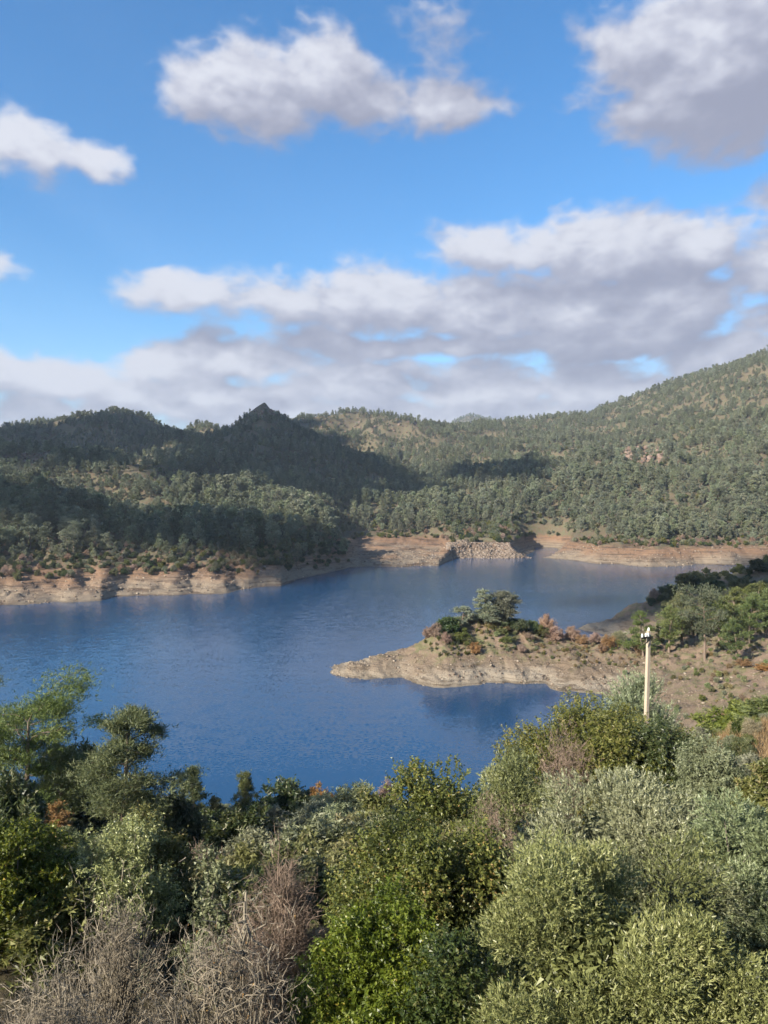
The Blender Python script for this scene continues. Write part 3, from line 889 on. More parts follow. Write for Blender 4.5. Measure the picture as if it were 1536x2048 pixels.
def scatter_forest():
    """jittered polar cells: about one pine per cell"""
    out = []
    for (r0, r1, cell, a0, a1) in [(232, 440, 4.1, -44, 44), (440, 760, 4.1, -42, 42), (760, 1200, 4.7, -36, 40), (1200, 1700, 9.5, -30, 34), (2500, 3200, 16, 0, 14)]:
        r = r0
        while r < r1:
            da = cell / r
            aa = np.arange(math.radians(a0), math.radians(a1), da)
            a = aa + rngF.uniform(-.48, .48, len(aa)) * da
            rr = r + rngF.uniform(-.48, .48, len(aa)) * cell
            out.append(np.stack([np.sin(a) * rr, np.cos(a) * rr], 1))
            r += cell
    return np.concatenate(out)


XY = scatter_forest()
x, y = XY[:, 0], XY[:, 1]
z = far_h(x, y)
px, py = px_of(x, y), py_of(z, y)
slope = np.abs(far_h(x + 2, y) - far_h(x - 2, y)) / 4 + np.abs(far_h(x, y + 2) - far_h(x, y - 2)) / 4
dens = np.ones(len(x))
dens *= np.where((px > 575) & (px < 700) & (y < 350), ss(z, 3.2, 5.0), ss(z, 8.2, 10.5))                                     # no trees on the drawn-down banks
dens *= .58 + .85 * np.clip(fbm(x / 38, y / 38, 71, 4, .6) + .4, 0, 1)


def clearing(cx, cy, rx, ry, amount=1.0):
    global dens
    k = np.hypot((px - cx) / rx, (py - cy) / ry)
    dens *= 1 - amount * (1 - ss(k, .55, 1.15))


clearing(60, 925, 75, 26, .9)           # rocky knoll on the left
clearing(285, 945, 62, 18, .92)         # bare brown patch
clearing(1285, 918, 80, 24, .93)        # rock outcrop on the right slope
clearing(1120, 925, 70, 14, .5)
clearing(1400, 915, 60, 16, .5)
clearing(350, 860, 38, 12, .85)
clearing(760, 850, 140, 24, .62)        # sunlit stony hill
clearing(680, 848, 60, 16, .7)
clearing(530, 818, 38, 26, .97)          # rocky summit
clearing(490, 905, 70, 14, .6)
clearing(980, 1064, 130, 18, .9)      # brushy flat behind the rubble
clearing(760, 1088, 100, 14, 1.0)
clearing(505, 1128, 75, 26, 1.0)        # grass bench
clearing(1140, 1080, 70, 16, 1.0)
clearing(1490, 800, 160, 60, .25)
keep = (rngF.random(len(x)) < dens) & (px > -420) & (px < 1980)
x, y, z, px, py = x[keep], y[keep], z[keep], px[keep], py[keep]
hgt = 8.8 * rngF.uniform(.5, 1.3, len(x)) * (1 + .22 * ss(-y, -300, -240))
hgt *= .72 + .62 * np.clip(fbm(x / 55, y / 55, 91, 3) + .5, 0, 1)
hgt *= np.where(z < 12, .85, 1) * (1 - .18 * ss(y, 330, 480)) * (1 - .20 * ss(y, 600, 800))
hgt *= np.where(y > 2400, 1.6, 1)
rot = rngF.uniform(0, 2 * math.pi, len(x))
var = rngF.integers(0, len(far_src), len(x))
# slim young pines in the shaded middle of the valley
slim = (px > 380) & (px < 900) & (py < 1010) & (rngF.random(len(x)) < .55)
var[slim] = np.where(rngF.random(slim.sum()) < .5, 3, 6)

# the ones that show largest are trees of their own; they must be in view and not hidden by the land
size = hgt / y
infr = (px > 4) & (px < 1532)
cand = np.argsort(-np.where(infr, size, 0))[:900]
tl = np.linspace(.05, .97, 60)
vis = []
for i in cand:
    top = z[i] + hgt[i] * .8
    g = ground(x[i] * tl, y[i] * tl)
    vis.append(np.all(g < EYE + (top - EYE) * tl))
cand = cand[np.array(vis)][:262]
single = np.zeros(len(x), bool)
single[cand] = True

# the rest is one wood
FOREST_PTS = np.stack([x, y, z - .15, hgt / 9.0, rot, var], 1)[~single]


def instancer(name, label, pts, sources, kind='stuff'):
    """one object that stands the source meshes on its points (geometry nodes)"""
    m = bpy.data.meshes.new(name)
    m.vertices.add(len(pts))
    m.vertices.foreach_set('co', np.ascontiguousarray(pts[:, :3], np.float32).ravel())
    for k, nm in ((3, 'size'), (4, 'turn')):
        m.attributes.new(nm, 'FLOAT', 'POINT').data.foreach_set('value', np.ascontiguousarray(pts[:, k], np.float32))
    m.attributes.new('sort', 'INT', 'POINT').data.foreach_set('value', pts[:, 5].astype(np.int32))
    o = link(bpy.data.objects.new(name, m))
    tag(o, label, kind=kind)
    ng = bpy.data.node_groups.new(name, 'GeometryNodeTree')
    ng.interface.new_socket('Geometry', in_out='INPUT', socket_type='NodeSocketGeometry')
    ng.interface.new_socket('Geometry', in_out='OUTPUT', socket_type='NodeSocketGeometry')
    N, L = ng.nodes, ng.links
    gi, go = N.new('NodeGroupInput'), N.new('NodeGroupOutput')
    join = N.new('GeometryNodeJoinGeometry')

    def attr(nm, typ):
        a = N.new('GeometryNodeInputNamedAttribute'); a.data_type = typ
        a.inputs['Name'].default_value = nm
        return a.outputs[0]
    siz, trn, srt = attr('size', 'FLOAT'), attr('turn', 'FLOAT'), attr('sort', 'INT')
    cx = N.new('ShaderNodeCombineXYZ'); L.new(trn, cx.inputs[2])
    for k, objs in enumerate(sources):
        js = N.new('GeometryNodeJoinGeometry')
        for ob in objs:
            oi = N.new('GeometryNodeObjectInfo')
            oi.inputs['Object'].default_value = ob
            oi.transform_space = 'ORIGINAL'
            L.new(oi.outputs['Geometry'], js.inputs[0])
        gi2 = N.new('GeometryNodeGeometryToInstance'); L.new(js.outputs[0], gi2.inputs[0])
        eq = N.new('FunctionNodeCompare'); eq.data_type = 'INT'; eq.operation = 'EQUAL'
        ins = [s for s in eq.inputs if s.type == 'INT']
        L.new(srt, ins[0]); ins[1].default_value = k
        iop = N.new('GeometryNodeInstanceOnPoints')
        L.new(gi.outputs[0], iop.inputs['Points'])
        L.new(eq.outputs[0], iop.inputs['Selection'])
        L.new(gi2.outputs[0], iop.inputs['Instance'])
        L.new(cx.outputs[0], iop.inputs['Rotation'])
        L.new(siz, iop.inputs['Scale'])
        L.new(iop.outputs[0], join.inputs[0])
    L.new(join.outputs[0], go.inputs[0])
    md = o.modifiers.new('scatter', 'NODES'); md.node_group = ng
    return o


def pine_tree(src, loc, rz, s, label, group, name='pine_tree', tilt=(0, 0)):
    o = empty(name, loc, rz, s)
    o.rotation_euler = (tilt[0], tilt[1], rz)
    tag(o, label, 'tree', group)
    t = link(bpy.data.objects.new('trunk', src[0]), o)
    c = link(bpy.data.objects.new('crown', src[1]), o)
    return o, t, c


ORD = ['first', 'second', 'third', 'fourth', 'fifth', 'sixth', 'seventh', 'eighth', 'ninth', 'tenth', 'eleventh', 'twelfth', 'thirteenth', 'fourteenth',
       'fifteenth', 'sixteenth', 'seventeenth', 'eighteenth', 'nineteenth', 'twentieth']


def zone(p, q, yy):
    if p < 420 and yy < 285: return ('grey green pine in the front row above the ochre bank, left shore', 'pines of the front row on the left bank')
    if p < 420 and yy < 330: return ('grey green pine behind the front row, below the shaded left hill', 'pines behind the front row on the left bank')
    if p < 420: return ('pine on the dark shaded hillside above the left shore', 'pines on the shaded left hillside')
    if p < 720 and yy < 380: return ('pine above the dark brown bank in the middle of the far shore', 'pines above the dark bank')
    if p < 900: return ('pine at the front edge of the valley wood behind the pale spit', 'pines at the mouth of the valley')
    if p < 1130: return ('pine on the low spur behind the rubble embankment', 'pines behind the rubble embankment')
    if p < 1330: return ('pine at the foot of the wooded slope, under the rock outcrop', 'pines at the foot of the slope below the outcrop')
    return ('pine at the foot of the wooded slope, above the pale bank near the frame edge', 'pines at the foot of the slope near the frame edge')


first_of = {}
singles = sorted(cand, key=lambda i: px[i])
row = [i for i in singles if px[i] < 420 and y[i] < 262]
own = {}
for n_, i in enumerate(row):
    m_ = len(row) - 1 - n_
    if n_ < 20: own[i] = f'pine in the front row above the ochre bank, {ORD[n_]} from the left frame edge'
    elif m_ < 20: own[i] = f'pine in the front row above the ochre bank, {ORD[m_]} counted from the grassy bench'
for i in singles:
    lab, grp = zone(px[i], py[i], y[i])
    lab = own.get(i, lab)
    k = int(var[i])
    src = far_src[k] if y[i] > 300 else mid_src[{0: 0, 1: 0, 2: 1, 3: 2, 4: 0, 5: 1, 6: 2}[k]]
    o, t, c = pine_tree(src, (x[i], y[i], z[i] - .15), rot[i], hgt[i] / 9.0, lab, grp)
    if y[i] > 300:
        first_of.setdefault(k, (t, c))
print('pines', len(x), 'single', len(singles), sorted(first_of))
for k in range(len(far_src)):
    if k not in first_of:
        j = next(i for i in range(len(x)) if var[i] == k and not single[i] and infr[i])
        o, t, c = pine_tree(far_src[k], (x[j] + 2, y[j] + 1, gz(x[j] + 2, y[j] + 1) - .15), 0, hgt[j] / 9.0, 'pine on the far wooded slope', 'pines on the far slope')
        first_of[k] = (t, c)
instancer('pine_forest', 'dense grey green pine wood covering the hills around the lake', FOREST_PTS, [first_of[k] for k in range(len(far_src))])


# ------------------------------------------------------------------ bushes
def leafy(seed, rx, ry, h, nclump, shoots, per, sl, ll, lw, up=.5, spread=.5, leafang=.6, crag=.25, face=.65, stems=9, bark='grey_bark', inner=.12, tonevar=.14, clump=.2, flat=1.0, lump_out=.75, gap=-.16):
    """foliage of leafy shoots gathered in clumps over an uneven dome, and the stems that carry it; the foot is at the origin
    shoots x per leaves; 'face' is the share of the clumps on the sunny and lake-facing front"""
    rng = np.random.default_rng(seed)
    c0 = np.array([0, 0, h * .46])
    rad = np.array([rx, ry, h * .54])
    d = []
    gp = rng.uniform(0, 90, 2)
    tries = 0
    while len(d) < nclump:
        tries += 1
        v = rng.normal(size=3); v /= np.linalg.norm(v)
        if v[2] < -.55: continue
        if v[1] > .35 and rng.random() < face: continue
        if tries < nclump * 30 and fbm(np.array([math.atan2(v[0], -v[1]) * 2.1 + gp[0]]), np.array([v[2] * 3.0 + gp[1]]), seed + 7, 2)[0] < gap: continue      # holes where the crown opens
        d.append(v)
    d = np.array(d)
    ph = rng.uniform(0, 50, 2)
    lump = 1 + crag * fbm(np.arctan2(d[:, 0], d[:, 1]) * 1.6 + ph[0], d[:, 2] * 2.3 + ph[1], seed, 3) + rng.normal(size=len(d)) * .05
    C = c0 + d * rad * lump[:, None] * rng.uniform(.70, .97, len(d))[:, None]
    mean = (rx + ry + h * .5) / 3
    rc = mean * clump * rng.uniform(.65, 1.35, len(d))
    ctone = rng.normal(0, tonevar, len(d))
    k = rng.integers(0, len(d), shoots)
    q = rng.normal(size=(shoots, 3))
    q = unit(q) * (rng.random(shoots) ** .5)[:, None]
    S = C[k] + q * rc[k][:, None] * np.array([1, 1, flat])
    ins = rng.random(shoots) < inner
    S[ins] = c0 + (S[ins] - c0) * rng.uniform(.35, .75, ins.sum())[:, None]
    outw = unit(S - (c0 - np.array([0, 0, h * .18])))
    dirs = unit(outw * .75 + np.array([0, 0, up]) + rng.normal(size=(shoots, 3)) * spread * .5 + q * lump_out)
    L = sl * rng.uniform(.6, 1.35, shoots)
    fol = MB()
    P, D, T = [], [], []
    for j in range(per):
        t = (j + rng.uniform(0, 1, shoots)) / per
        side = np.cross(dirs, rng.normal(size=(shoots, 3)))
        side = unit(side)
        P.append(S + dirs * (L * t)[:, None])
        D.append(dirs * (1 - leafang) + side * leafang + rng.normal(size=(shoots, 3)) * .12)
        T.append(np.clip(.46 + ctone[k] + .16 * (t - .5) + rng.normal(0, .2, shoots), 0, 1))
    P = np.concatenate(P); D = np.concatenate(D); T = np.concatenate(T)
    ok = P[:, 2] > .02
    n = ok.sum()
    # larger leaves deep inside close the crown
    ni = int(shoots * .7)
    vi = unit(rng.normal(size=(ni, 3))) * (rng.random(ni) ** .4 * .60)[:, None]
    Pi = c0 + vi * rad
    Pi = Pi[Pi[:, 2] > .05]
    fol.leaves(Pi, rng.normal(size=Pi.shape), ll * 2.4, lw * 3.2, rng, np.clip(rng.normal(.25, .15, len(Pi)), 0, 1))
    fol.leaves(P[ok], D[ok], ll * rng.uniform(.7, 1.25, n), lw * rng.uniform(.75, 1.25, n), rng, T[ok], .08)
    st = MB()
    for j in range(stems):
        tgt = C[rng.integers(0, len(C))]
        b = np.array([rng.normal() * rx * .08, rng.normal() * ry * .08, -.1])
        m1 = b + (tgt - b) * .35 + rng.normal(size=3) * mean * .06 + np.array([0, 0, h * .06])
        m2 = b + (tgt - b) * .7 + rng.normal(size=3) * mean * .06
        st.tube(np.array([b, m1, m2, tgt]), mean * np.array([.03, .022, .014, .005]), 5, rng.random())
        for _ in range(4):
            t2 = C[np.argsort(np.linalg.norm(C - tgt, axis=1))[rng.integers(0, min(12, len(C)))]]
            st.tube(np.array([m2, (m2 + t2) / 2 + rng.normal(size=3) * mean * .04, t2]), mean * np.array([.011, .008, .003]), 3, rng.random())
    return fol, st


def twiggy(seed, r, h, stems=30, fine=9000, tw=.007, tl=.22, droop=.3, tangle=.5, up=.4, crag=.3, ry=None):
    """a leafless bush: arching stems, forking branches and a mass of fine twigs over an uneven dome"""
    rng = np.random.default_rng(seed)
    ry = r if ry is None else ry
    c0 = np.array([0, 0, h * .36])
    rad = np.array([r, ry, h * .62])
    n = 130
    d = unit(rng.normal(size=(n * 2, 3)))
    d = d[d[:, 2] > -.35][:n]
    ph = rng.uniform(0, 50, 2)
    lump = 1 + crag * fbm(np.arctan2(d[:, 0], d[:, 1]) * 1.7 + ph[0], d[:, 2] * 2.4 + ph[1], seed, 3) + rng.normal(size=len(d)) * .07
    C = c0 + d * rad * (lump * rng.uniform(.55, .95, len(d)))[:, None]
    st = MB()
    mean = (r + ry + h * .5) / 3
    mids = []
    for j in range(stems):
        tgt = C[rng.integers(0, len(C))]
        b = np.array([rng.normal() * r * .16, rng.normal() * ry * .16, -.15])
        arch = np.array([0, 0, h * .22 * rng.uniform(.2, 1.2)])
        tt = np.linspace(0, 1, 7)[:, None]
        pts = b + (tgt - b) * tt + arch * (4 * tt * (1 - tt)) * .6
        pts[1:] += np.cumsum(rng.normal(size=(6, 3)) * mean * .022, 0)
        r0 = mean * (rng.uniform(.006, .013) if j % 5 else rng.uniform(.018, .036))
        st.tube(pts, r0 * np.linspace(1, .3, 7), 5, rng.random() * .6)
        mids += list(pts[2:])
        near = np.argsort(np.linalg.norm(C - pts[5], axis=1))[:16]
        for _ in range(9):
            i0 = rng.integers(2, 6)
            t2 = C[near[rng.integers(0, len(near))]] + rng.normal(size=3) * mean * .08
            p0 = pts[i0]
            q1 = p0 + (t2 - p0) * .4 + rng.normal(size=3) * mean * .05 + np.array([0, 0, mean * .05])
            q2 = p0 + (t2 - p0) * .75 + rng.normal(size=3) * mean * .04
            st.tube(np.array([p0, q1, q2, t2]), r0 * np.array([.5, .38, .28, .15]), 3, rng.random() * .8)
            mids += [q1, q2, t2]
    allp = np.concatenate([np.array(mids), C])
    k = rng.integers(0, len(allp), fine)
    P = allp[k] + rng.normal(size=(fine, 3)) * mean * .085
    outw = unit(P - (c0 - np.array([0, 0, h * .2])))
    D = unit(outw * .6 + rng.normal(size=(fine, 3)) * tangle + np.array([0, 0, up * .5]))
    L = tl * rng.uniform(.4, 1.5, fine)
    st.leaves(P, D, L, tw * rng.uniform(.7, 1.5, fine), rng, rng.random(fine))
    for f in range(3):
        P2 = P + D * (L * rng.uniform(.25, .98, fine))[:, None]
        D2 = unit(D + rng.normal(size=(fine, 3)) * .55 - np.array([0, 0, droop * .5]))
        st.leaves(P2, D2, L * rng.uniform(.35, .85, fine), tw * .75 * rng.uniform(.7, 1.4, fine), rng, rng.random(fine))
    return st, allp


def spot(px, Y):
    x = ray_x(px, Y)
    return x, Y, gz(x, Y)


def bush_dims(px0, px1, top, Y):
    x, y_, g = spot((px0 + px1) / 2, Y)
    return x, g, (px1 - px0) / F * Y / 2, ray_z(top, Y) - g


def put_leafy(name, label, cat, px0, px1, top, Y, leaf, seed, nclump, shoots, per, sl, ll, lw, group=None, depth=1.0, **kw):
    x, g, r, h = bush_dims(px0, px1, top, Y)
    o = empty(name, (x, Y, g))
    tag(o, label, cat, group)
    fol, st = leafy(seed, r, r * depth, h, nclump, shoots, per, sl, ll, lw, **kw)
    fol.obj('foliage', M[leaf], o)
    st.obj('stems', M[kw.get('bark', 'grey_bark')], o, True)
    return o


def put_twiggy(name, label, cat, px0, px1, top, Y, bark, seed, fine, tw, tl, group=None, **kw):
    x, g, r, h = bush_dims(px0, px1, top, Y)
    o = empty(name, (x, Y, g))
    tag(o, label, cat, group)
    st, pts = twiggy(seed, r, h, fine=fine, tw=tw, tl=tl, **kw)
    st.obj('twigs', M[bark], o)
    return o, pts


# --- the nearest bushes, from the right edge of the frame to the left
OL = dict(up=.32, spread=.6, leafang=.42, clump=.23, flat=.9, tonevar=.13, lump_out=.95)
put_leafy('olive_bush', 'large yellowish olive bush filling the bottom right corner in front', 'bush', 935, 1490, 1690, 8.6, 'olive_yellow', 1, 58, 30000, 7, .085, .050, .0150, crag=.30, **OL)
put_leafy('olive_bush', 'broad grey green olive bush behind the yellowish one, right side', 'bush', 1050, 1500, 1535, 12.6, 'olive_leaf', 2, 52, 25000, 7, .10, .060, .0180, crag=.42, **OL)
put_leafy('olive_bush', 'grey green olive bush cut by the right frame edge', 'bush', 1370, 1760, 1570, 11.2, 'olive_leaf', 3, 44, 19000, 7, .095, .056, .0170, crag=.45, **OL)
put_leafy('olive_bush', 'small silvery olive bush beside the water, below the mixed thicket', 'bush', 925, 1130, 1495, 18.5, 'olive_leaf', 4, 34, 8500, 7, .12, .074, .022, crag=.3, **OL)
GL = dict(up=.3, spread=.9, leafang=.75, clump=.24)
put_leafy('mastic_bush', 'tall yellowish green mastic bush in the middle of the foreground', 'bush', 680, 1040, 1575, 11.6, 'green_leaf', 5, 80, 17000, 10, .12, .046, .030, crag=.13, **GL)
put_leafy('mastic_bush', 'bright green mastic bush low in the middle, at the bottom edge', 'bush', 610, 905, 1790, 9.2, 'bright_leaf', 6, 55, 10000, 10, .11, .042, .028, crag=.4, **GL)
put_leafy('mastic_bush', 'yellow green leafy bush at the left frame edge', 'bush', -90, 125, 1640, 14.0, 'green_leaf', 7, 70, 6500, 11, .18, .054, .035, crag=.35, **GL)
put_leafy('mastic_bush', 'low dark green bush under the bottom edge between mastic and olive', 'bush', 800, 1010, 1870, 8.4, 'dark_leaf', 8, 70, 2600, 10, .15, .045, .028, crag=.35, **GL)
put_leafy('shrub', 'grey leaved shrub mixed with bare twigs above the dead bush', 'shrub', 130, 330, 1655, 14.8, 'olive_leaf', 9, 70, 3000, 11, .24, .060, .024, crag=.35, **GL)
put_leafy('shrub', 'olive green leafy shrub right of the grey leaved shrub', 'shrub', 225, 375, 1640, 16.0, 'mixed_leaf', 10, 70, 3000, 11, .20, .062, .034, crag=.4, **GL)
put_leafy('thicket', 'large mixed green thicket around the foot of the utility pole', 'thicket', 1005, 1385, 1432, 25, 'mixed_leaf', 11, 95, 10000, 12, .28, .085, .042, crag=.35, depth=.8, **GL)
put_leafy('thicket', 'dark green shrub at the right of the pole, against the bare bank', 'shrub', 1225, 1390, 1452, 24.0, 'dark_leaf', 12, 80, 3400, 11, .28, .09, .045, crag=.35, **GL)
put_leafy('willow_bush', 'light green feathery bush behind the pole', 'bush', 1215, 1352, 1375, 36, 'olive_leaf', 13, 70, 2600, 11, .50, .15, .035, crag=.3, **OL)
put_leafy('shrub', 'grey green shrub at the edge of the straw coloured grass', 'shrub', 1365, 1490, 1500, 21, 'grey_leaf', 14, 80, 3000, 11, .28, .075, .026, crag=.35, **GL)
# bare and dead bushes
put_twiggy('bare_shrub', 'pinkish brown bare shrub between mastic and olive bushes', 'shrub', 905, 1085, 1562, 15.5, 'red_twig', 21, 7000, .010, .20, tangle=.6)
put_twiggy('bare_shrub', 'grey brown twigs rising from the thicket beside the pole', 'shrub', 1075, 1180, 1425, 23.0, 'red_twig', 22, 3000, .014, .26, stems=18)
o_dead, dead_pts = put_twiggy('dead_bush', 'large tangled grey brown dead bush at the bottom left', 'bush', 215, 635, 1765, 8.4, 'twig', 23, 3600, .0095, .20, stems=70, tangle=.8, droop=.3, up=.0)
put_twiggy('dead_bush', 'reddish thorny dead bush with long twigs, above the large one', 'bush', 455, 635, 1690, 12.5, 'red_twig', 24, 2600, .0095, .28, stems=44, tangle=.6, up=.5)
put_twiggy('dead_bush', 'grey dead shrub with pale arching branches at the far bottom left', 'bush', 105, 330, 1745, 10.2, 'twig', 25, 2400, .009, .22, stems=44, tangle=.5, up=.6)
put_twiggy('dead_bush', 'straw brown brushwood in the bottom left corner', 'bush', -70, 235, 1862, 7.9, 'twig', 26, 3600, .0085, .19, stems=50, tangle=.8, droop=.3, up=.1)
put_twiggy('bare_shrub', 'small purple brown shrub in the shade behind the dead bushes', 'shrub', 350, 445, 1690, 21, 'red_twig', 27, 2600, .013, .22, stems=16)
# withered leaves that still hang in the big dead bush
rngD = np.random.default_rng(77)
wl = MB()
kk = rngD.integers(0, len(dead_pts), 420)
base = dead_pts[kk] + rngD.normal(size=(420, 3)) * .08
wl.leaves(base, np.array([0, 0, -1.0]) + rngD.normal(size=(420, 3)) * .3, .06, .017, rngD)
wl.obj('withered_leaves', M['orange_leaf'], o_dead)
# pale fleshy sprig
put_leafy('sprig', 'pale grey green upright sprig rising behind the dead bush', 'plant', 385, 452, 1708, 13.5, 'grey_leaf', 28, 16, 260, 9, .16, .060, .040, crag=.3, up=.9, spread=.5, leafang=.6, clump=.3)

# ------------------------------------------------------------------ pines and shrubs on the slope down to the water
near_pines = [pine_meshes(201, 8.6, 'flat', 5200, 6, .22, .036, M['pine_near'], 5, tight=.72, wob=.07, bare=.26, limbs=17, lean=.05),
              pine_meshes(202, 8.0, 'round', 5000, 6, .22, .036, M['pine_near'], 5, tight=.72, wob=.05, bare=.30, limbs=17, lean=.04),
              pine_meshes(203, 5.0, 'cone', 2600, 6, .20, .038, M['pine_near'], 4, wob=.03, bare=.03, limbs=34, tight=.6)]
for (k, p, top, Y, H, rz, lab) in [
    (0, 45, 1402, 40, 8.6, .6, 'tall open pine with bare grey limbs and pale trunk, left edge of the near shore'),
    (0, -55, 1395, 45, 8.6, 3.1, 'pine cut by the left frame edge on the near slope'),
    (1, 250, 1425, 37, 8.0, 1.2, 'pine with a forked leaning crown beside the tall open pine, against the water'),
    (1, 120, 1490, 47, 8.0, 4.0, 'dark pine half hidden between the two tall pines of the near slope'),
    (2, 385, 1530, 50, 5.0, 0.3, 'young light green pine right of the forked pine'),
    (2, 490, 1540, 56, 5.0, 2.0, 'narrow young pine with a pointed tip standing against the water'),
    (2, 425, 1590, 47, 5.0, 4.4, 'small pale pine in the shade between the young pines'),
    (2, 655, 1690, 24, 5.0, 1.0, 'small bright green pine seedling beside the tall mastic bush')]:
    xx, _, g = spot(p, Y)
    s = max(.25, (ray_z(top, Y) - g) / H)
    pine_tree(near_pines[k], (xx, Y, g - .1), rz, (s * (.95 if k == 2 else 1.25),) * 2 + (s,), lab, 'pines on the near slope')

# kinds of small shrub, one mesh each, one metre across and one metre high
def kind(seed, leaf, ll, lw, n, up=.5, crag=.35, h=1.0):
    fol, st = leafy(seed, .5, .5, h, 34, n, 8, .13, ll, lw, up=up, spread=.8, leafang=.6, crag=crag, stems=6, face=.2, clump=.26)
    return fol.mesh('foliage', M[leaf]), st.mesh('stems', M['grey_bark'], True)


KIND = {
    'dark': [kind(301, 'dark_leaf', .075, .034, 1100), kind(302, 'dark_leaf', .075, .034, 1100, .8, .45)],
    'mixed': [kind(303, 'mixed_leaf', .075, .034, 1100), kind(304, 'mixed_leaf', .075, .03, 1100, .8, .45)],
    'grey': [kind(305, 'grey_leaf', .07, .026, 1100), kind(306, 'olive_leaf', .075, .022, 1100, .8, .4)],
    'orange': [kind(307, 'orange_leaf', .075, .03, 700, 1.0, .5)],
    'pink': [kind(308, 'pink_leaf', .09, .018, 800, 1.2, .5)],
    'straw': [kind(309, 'dry_leaf', .16, .016, 600, 1.4, .3)],
    'green': [kind(310, 'broom_leaf', .075, .034, 900, .8, .4)],
}
_first = {}


def shrub(kd, v, px_, Y, w, h, label, group=None, name='shrub', cat='shrub', z=None, lift=0.0):
    src = KIND[kd][v % len(KIND[kd])]
    xx = ray_x(px_, Y)
    g = gz(xx, Y) if z is None else z
    o = empty(name, (xx, Y, g - .05 + lift), (px_ * 1.7) % 6.28, (w, w, h))
    tag(o, label, cat, group)
    a = link(bpy.data.objects.new('foliage', src[0]), o)
    b = link(bpy.data.objects.new('stems', src[1]), o)
    _first.setdefault((kd, v % len(KIND[kd])), (a, b))
    return o


def shrub_top(kd, v, p0, p1, top, Y, label, group=None, name='shrub', cat='shrub'):
    xx, g, r, h = bush_dims(p0, p1, top, Y)
    return shrub(kd, v, (p0 + p1) / 2, Y, max(r * 2.0, h * .7), max(.4, h), label, group, name, cat)


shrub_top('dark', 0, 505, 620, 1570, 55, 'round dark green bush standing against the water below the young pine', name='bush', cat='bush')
shrub_top('grey', 1, 640, 760, 1578, 52, 'pale grey green round bush at the shore beside the tall mastic', name='bush', cat='bush')
shrub_top('grey', 0, 585, 690, 1610, 46, 'silvery bush in front of the pale round one near the shore', name='bush', cat='bush')
shrub_top('orange', 0, 615, 668, 1580, 62, 'orange autumn bush peeping over the silvery bushes by the water', name='bush', cat='bush')
shrub_top('pink', 0, 745, 800, 1575, 60, 'pinkish tamarisk by the water left of the tall mastic bush', name='bush', cat='bush')
shrub('orange', 0, 98, 43, 1.9, 1.9, 'rust orange dying bush between the trunks of the near pines', name='bush', cat='bush')
shrub_top('dark', 1, 90, 210, 1500, 50, 'dark bush filling the gap between the two tall pines', name='bush', cat='bush')
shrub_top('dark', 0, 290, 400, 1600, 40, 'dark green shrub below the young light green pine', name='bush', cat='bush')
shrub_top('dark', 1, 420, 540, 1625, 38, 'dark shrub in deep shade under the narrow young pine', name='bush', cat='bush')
shrub_top('mixed', 0, 700, 800, 1600, 40, 'olive green shrub right behind the tall mastic bush', name='bush', cat='bush')
shrub_top('green', 0, 620, 720, 1720, 20, 'soft green broom shrub at the left foot of the tall mastic bush', name='bush', cat='bush')
shrub_top('green', 0, 1410, 1536, 1415, 44, 'yellow green broom shrubs on top of the straw coloured hump', name='bush', cat='bush')
shrub_top('green', 0, 1490, 1620, 1405, 40, 'green broom shrub at the right frame edge above the straw grass', name='bush', cat='bush')
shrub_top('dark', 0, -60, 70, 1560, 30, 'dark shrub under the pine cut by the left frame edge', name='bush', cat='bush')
rngS = np.random.default_rng(31)
n_s = 0
for (p0, p1, Y0, Y1, n, kinds, hs) in [(-60, 760, 24, 72, 60, ['dark', 'dark', 'mixed', 'grey'], (1.2, 2.6)), (760, 1150, 24, 66, 34, ['dark', 'mixed', 'grey'], (1.0, 2.0)),
                                      (-80, 700, 13, 24, 30, ['dark', 'mixed', 'dark', 'green'], (.8, 1.5)), (1150, 1560, 40, 66, 26, ['mixed', 'dark', 'straw', 'grey'], (.7, 1.5)),
                                      (760, 1560, 12, 24, 24, ['dark', 'mixed', 'grey'], (.8, 1.4))]:
    for i in range(n):
        Y = math.sqrt(rngS.uniform(Y0 ** 2, Y1 ** 2)); p = rngS.uniform(p0, p1)
        hh = rngS.uniform(*hs)
        # keep the open water in view: no shrub may rise into the lake's near edge
        kd = kinds[rngS.integers(0, len(kinds))]
        xx = ray_x(p, Y); g = gz(xx, Y)
        if g < .8: continue
        lim = np.interp(p, [-60, 180, 330, 520, 700, 900, 1000, 1150, 1560], [1500, 1560, 1600, 1620, 1620, 1560, 1530, 1480, 1440])
        hh = min(hh, ray_z(lim, Y) - g)
        if hh < .35: continue
        where = ('shaded slope below the near pines' if p < 400 else 'shaded slope left of the tall mastic' if p < 760 else 'slope right of the tall mastic bush') if Y > 24 else \
                ('slope just behind the dead bushes' if p < 760 else 'slope between the big olive bushes')
        adj = {'dark': 'dark green', 'mixed': 'olive green', 'grey': 'silvery grey', 'green': 'bright green', 'straw': 'straw coloured'}[kd]
        shrub(kd, i, p, Y, hh * rngS.uniform(1.0, 1.5), hh, f'low {adj} shrub on the {where}', f'{adj} shrubs on the {where}')

# ------------------------------------------------------------------ the peninsula's trees and bushes
isl = [pine_meshes(221, 7.0, 'cone', 2400, 5, .28, .085, M['pine_far'], 4, bare=.05, limbs=18),
       pine_meshes(222, 7.0, 'round', 3600, 5, .28, .085, M['pine_far'], 4, bare=.16, limbs=30, lean=.03, tight=.8),
       pine_meshes(223, 5.0, 'round', 1000, 5, .28, .08, M['pine_far'], 4, bare=.15, limbs=13)]


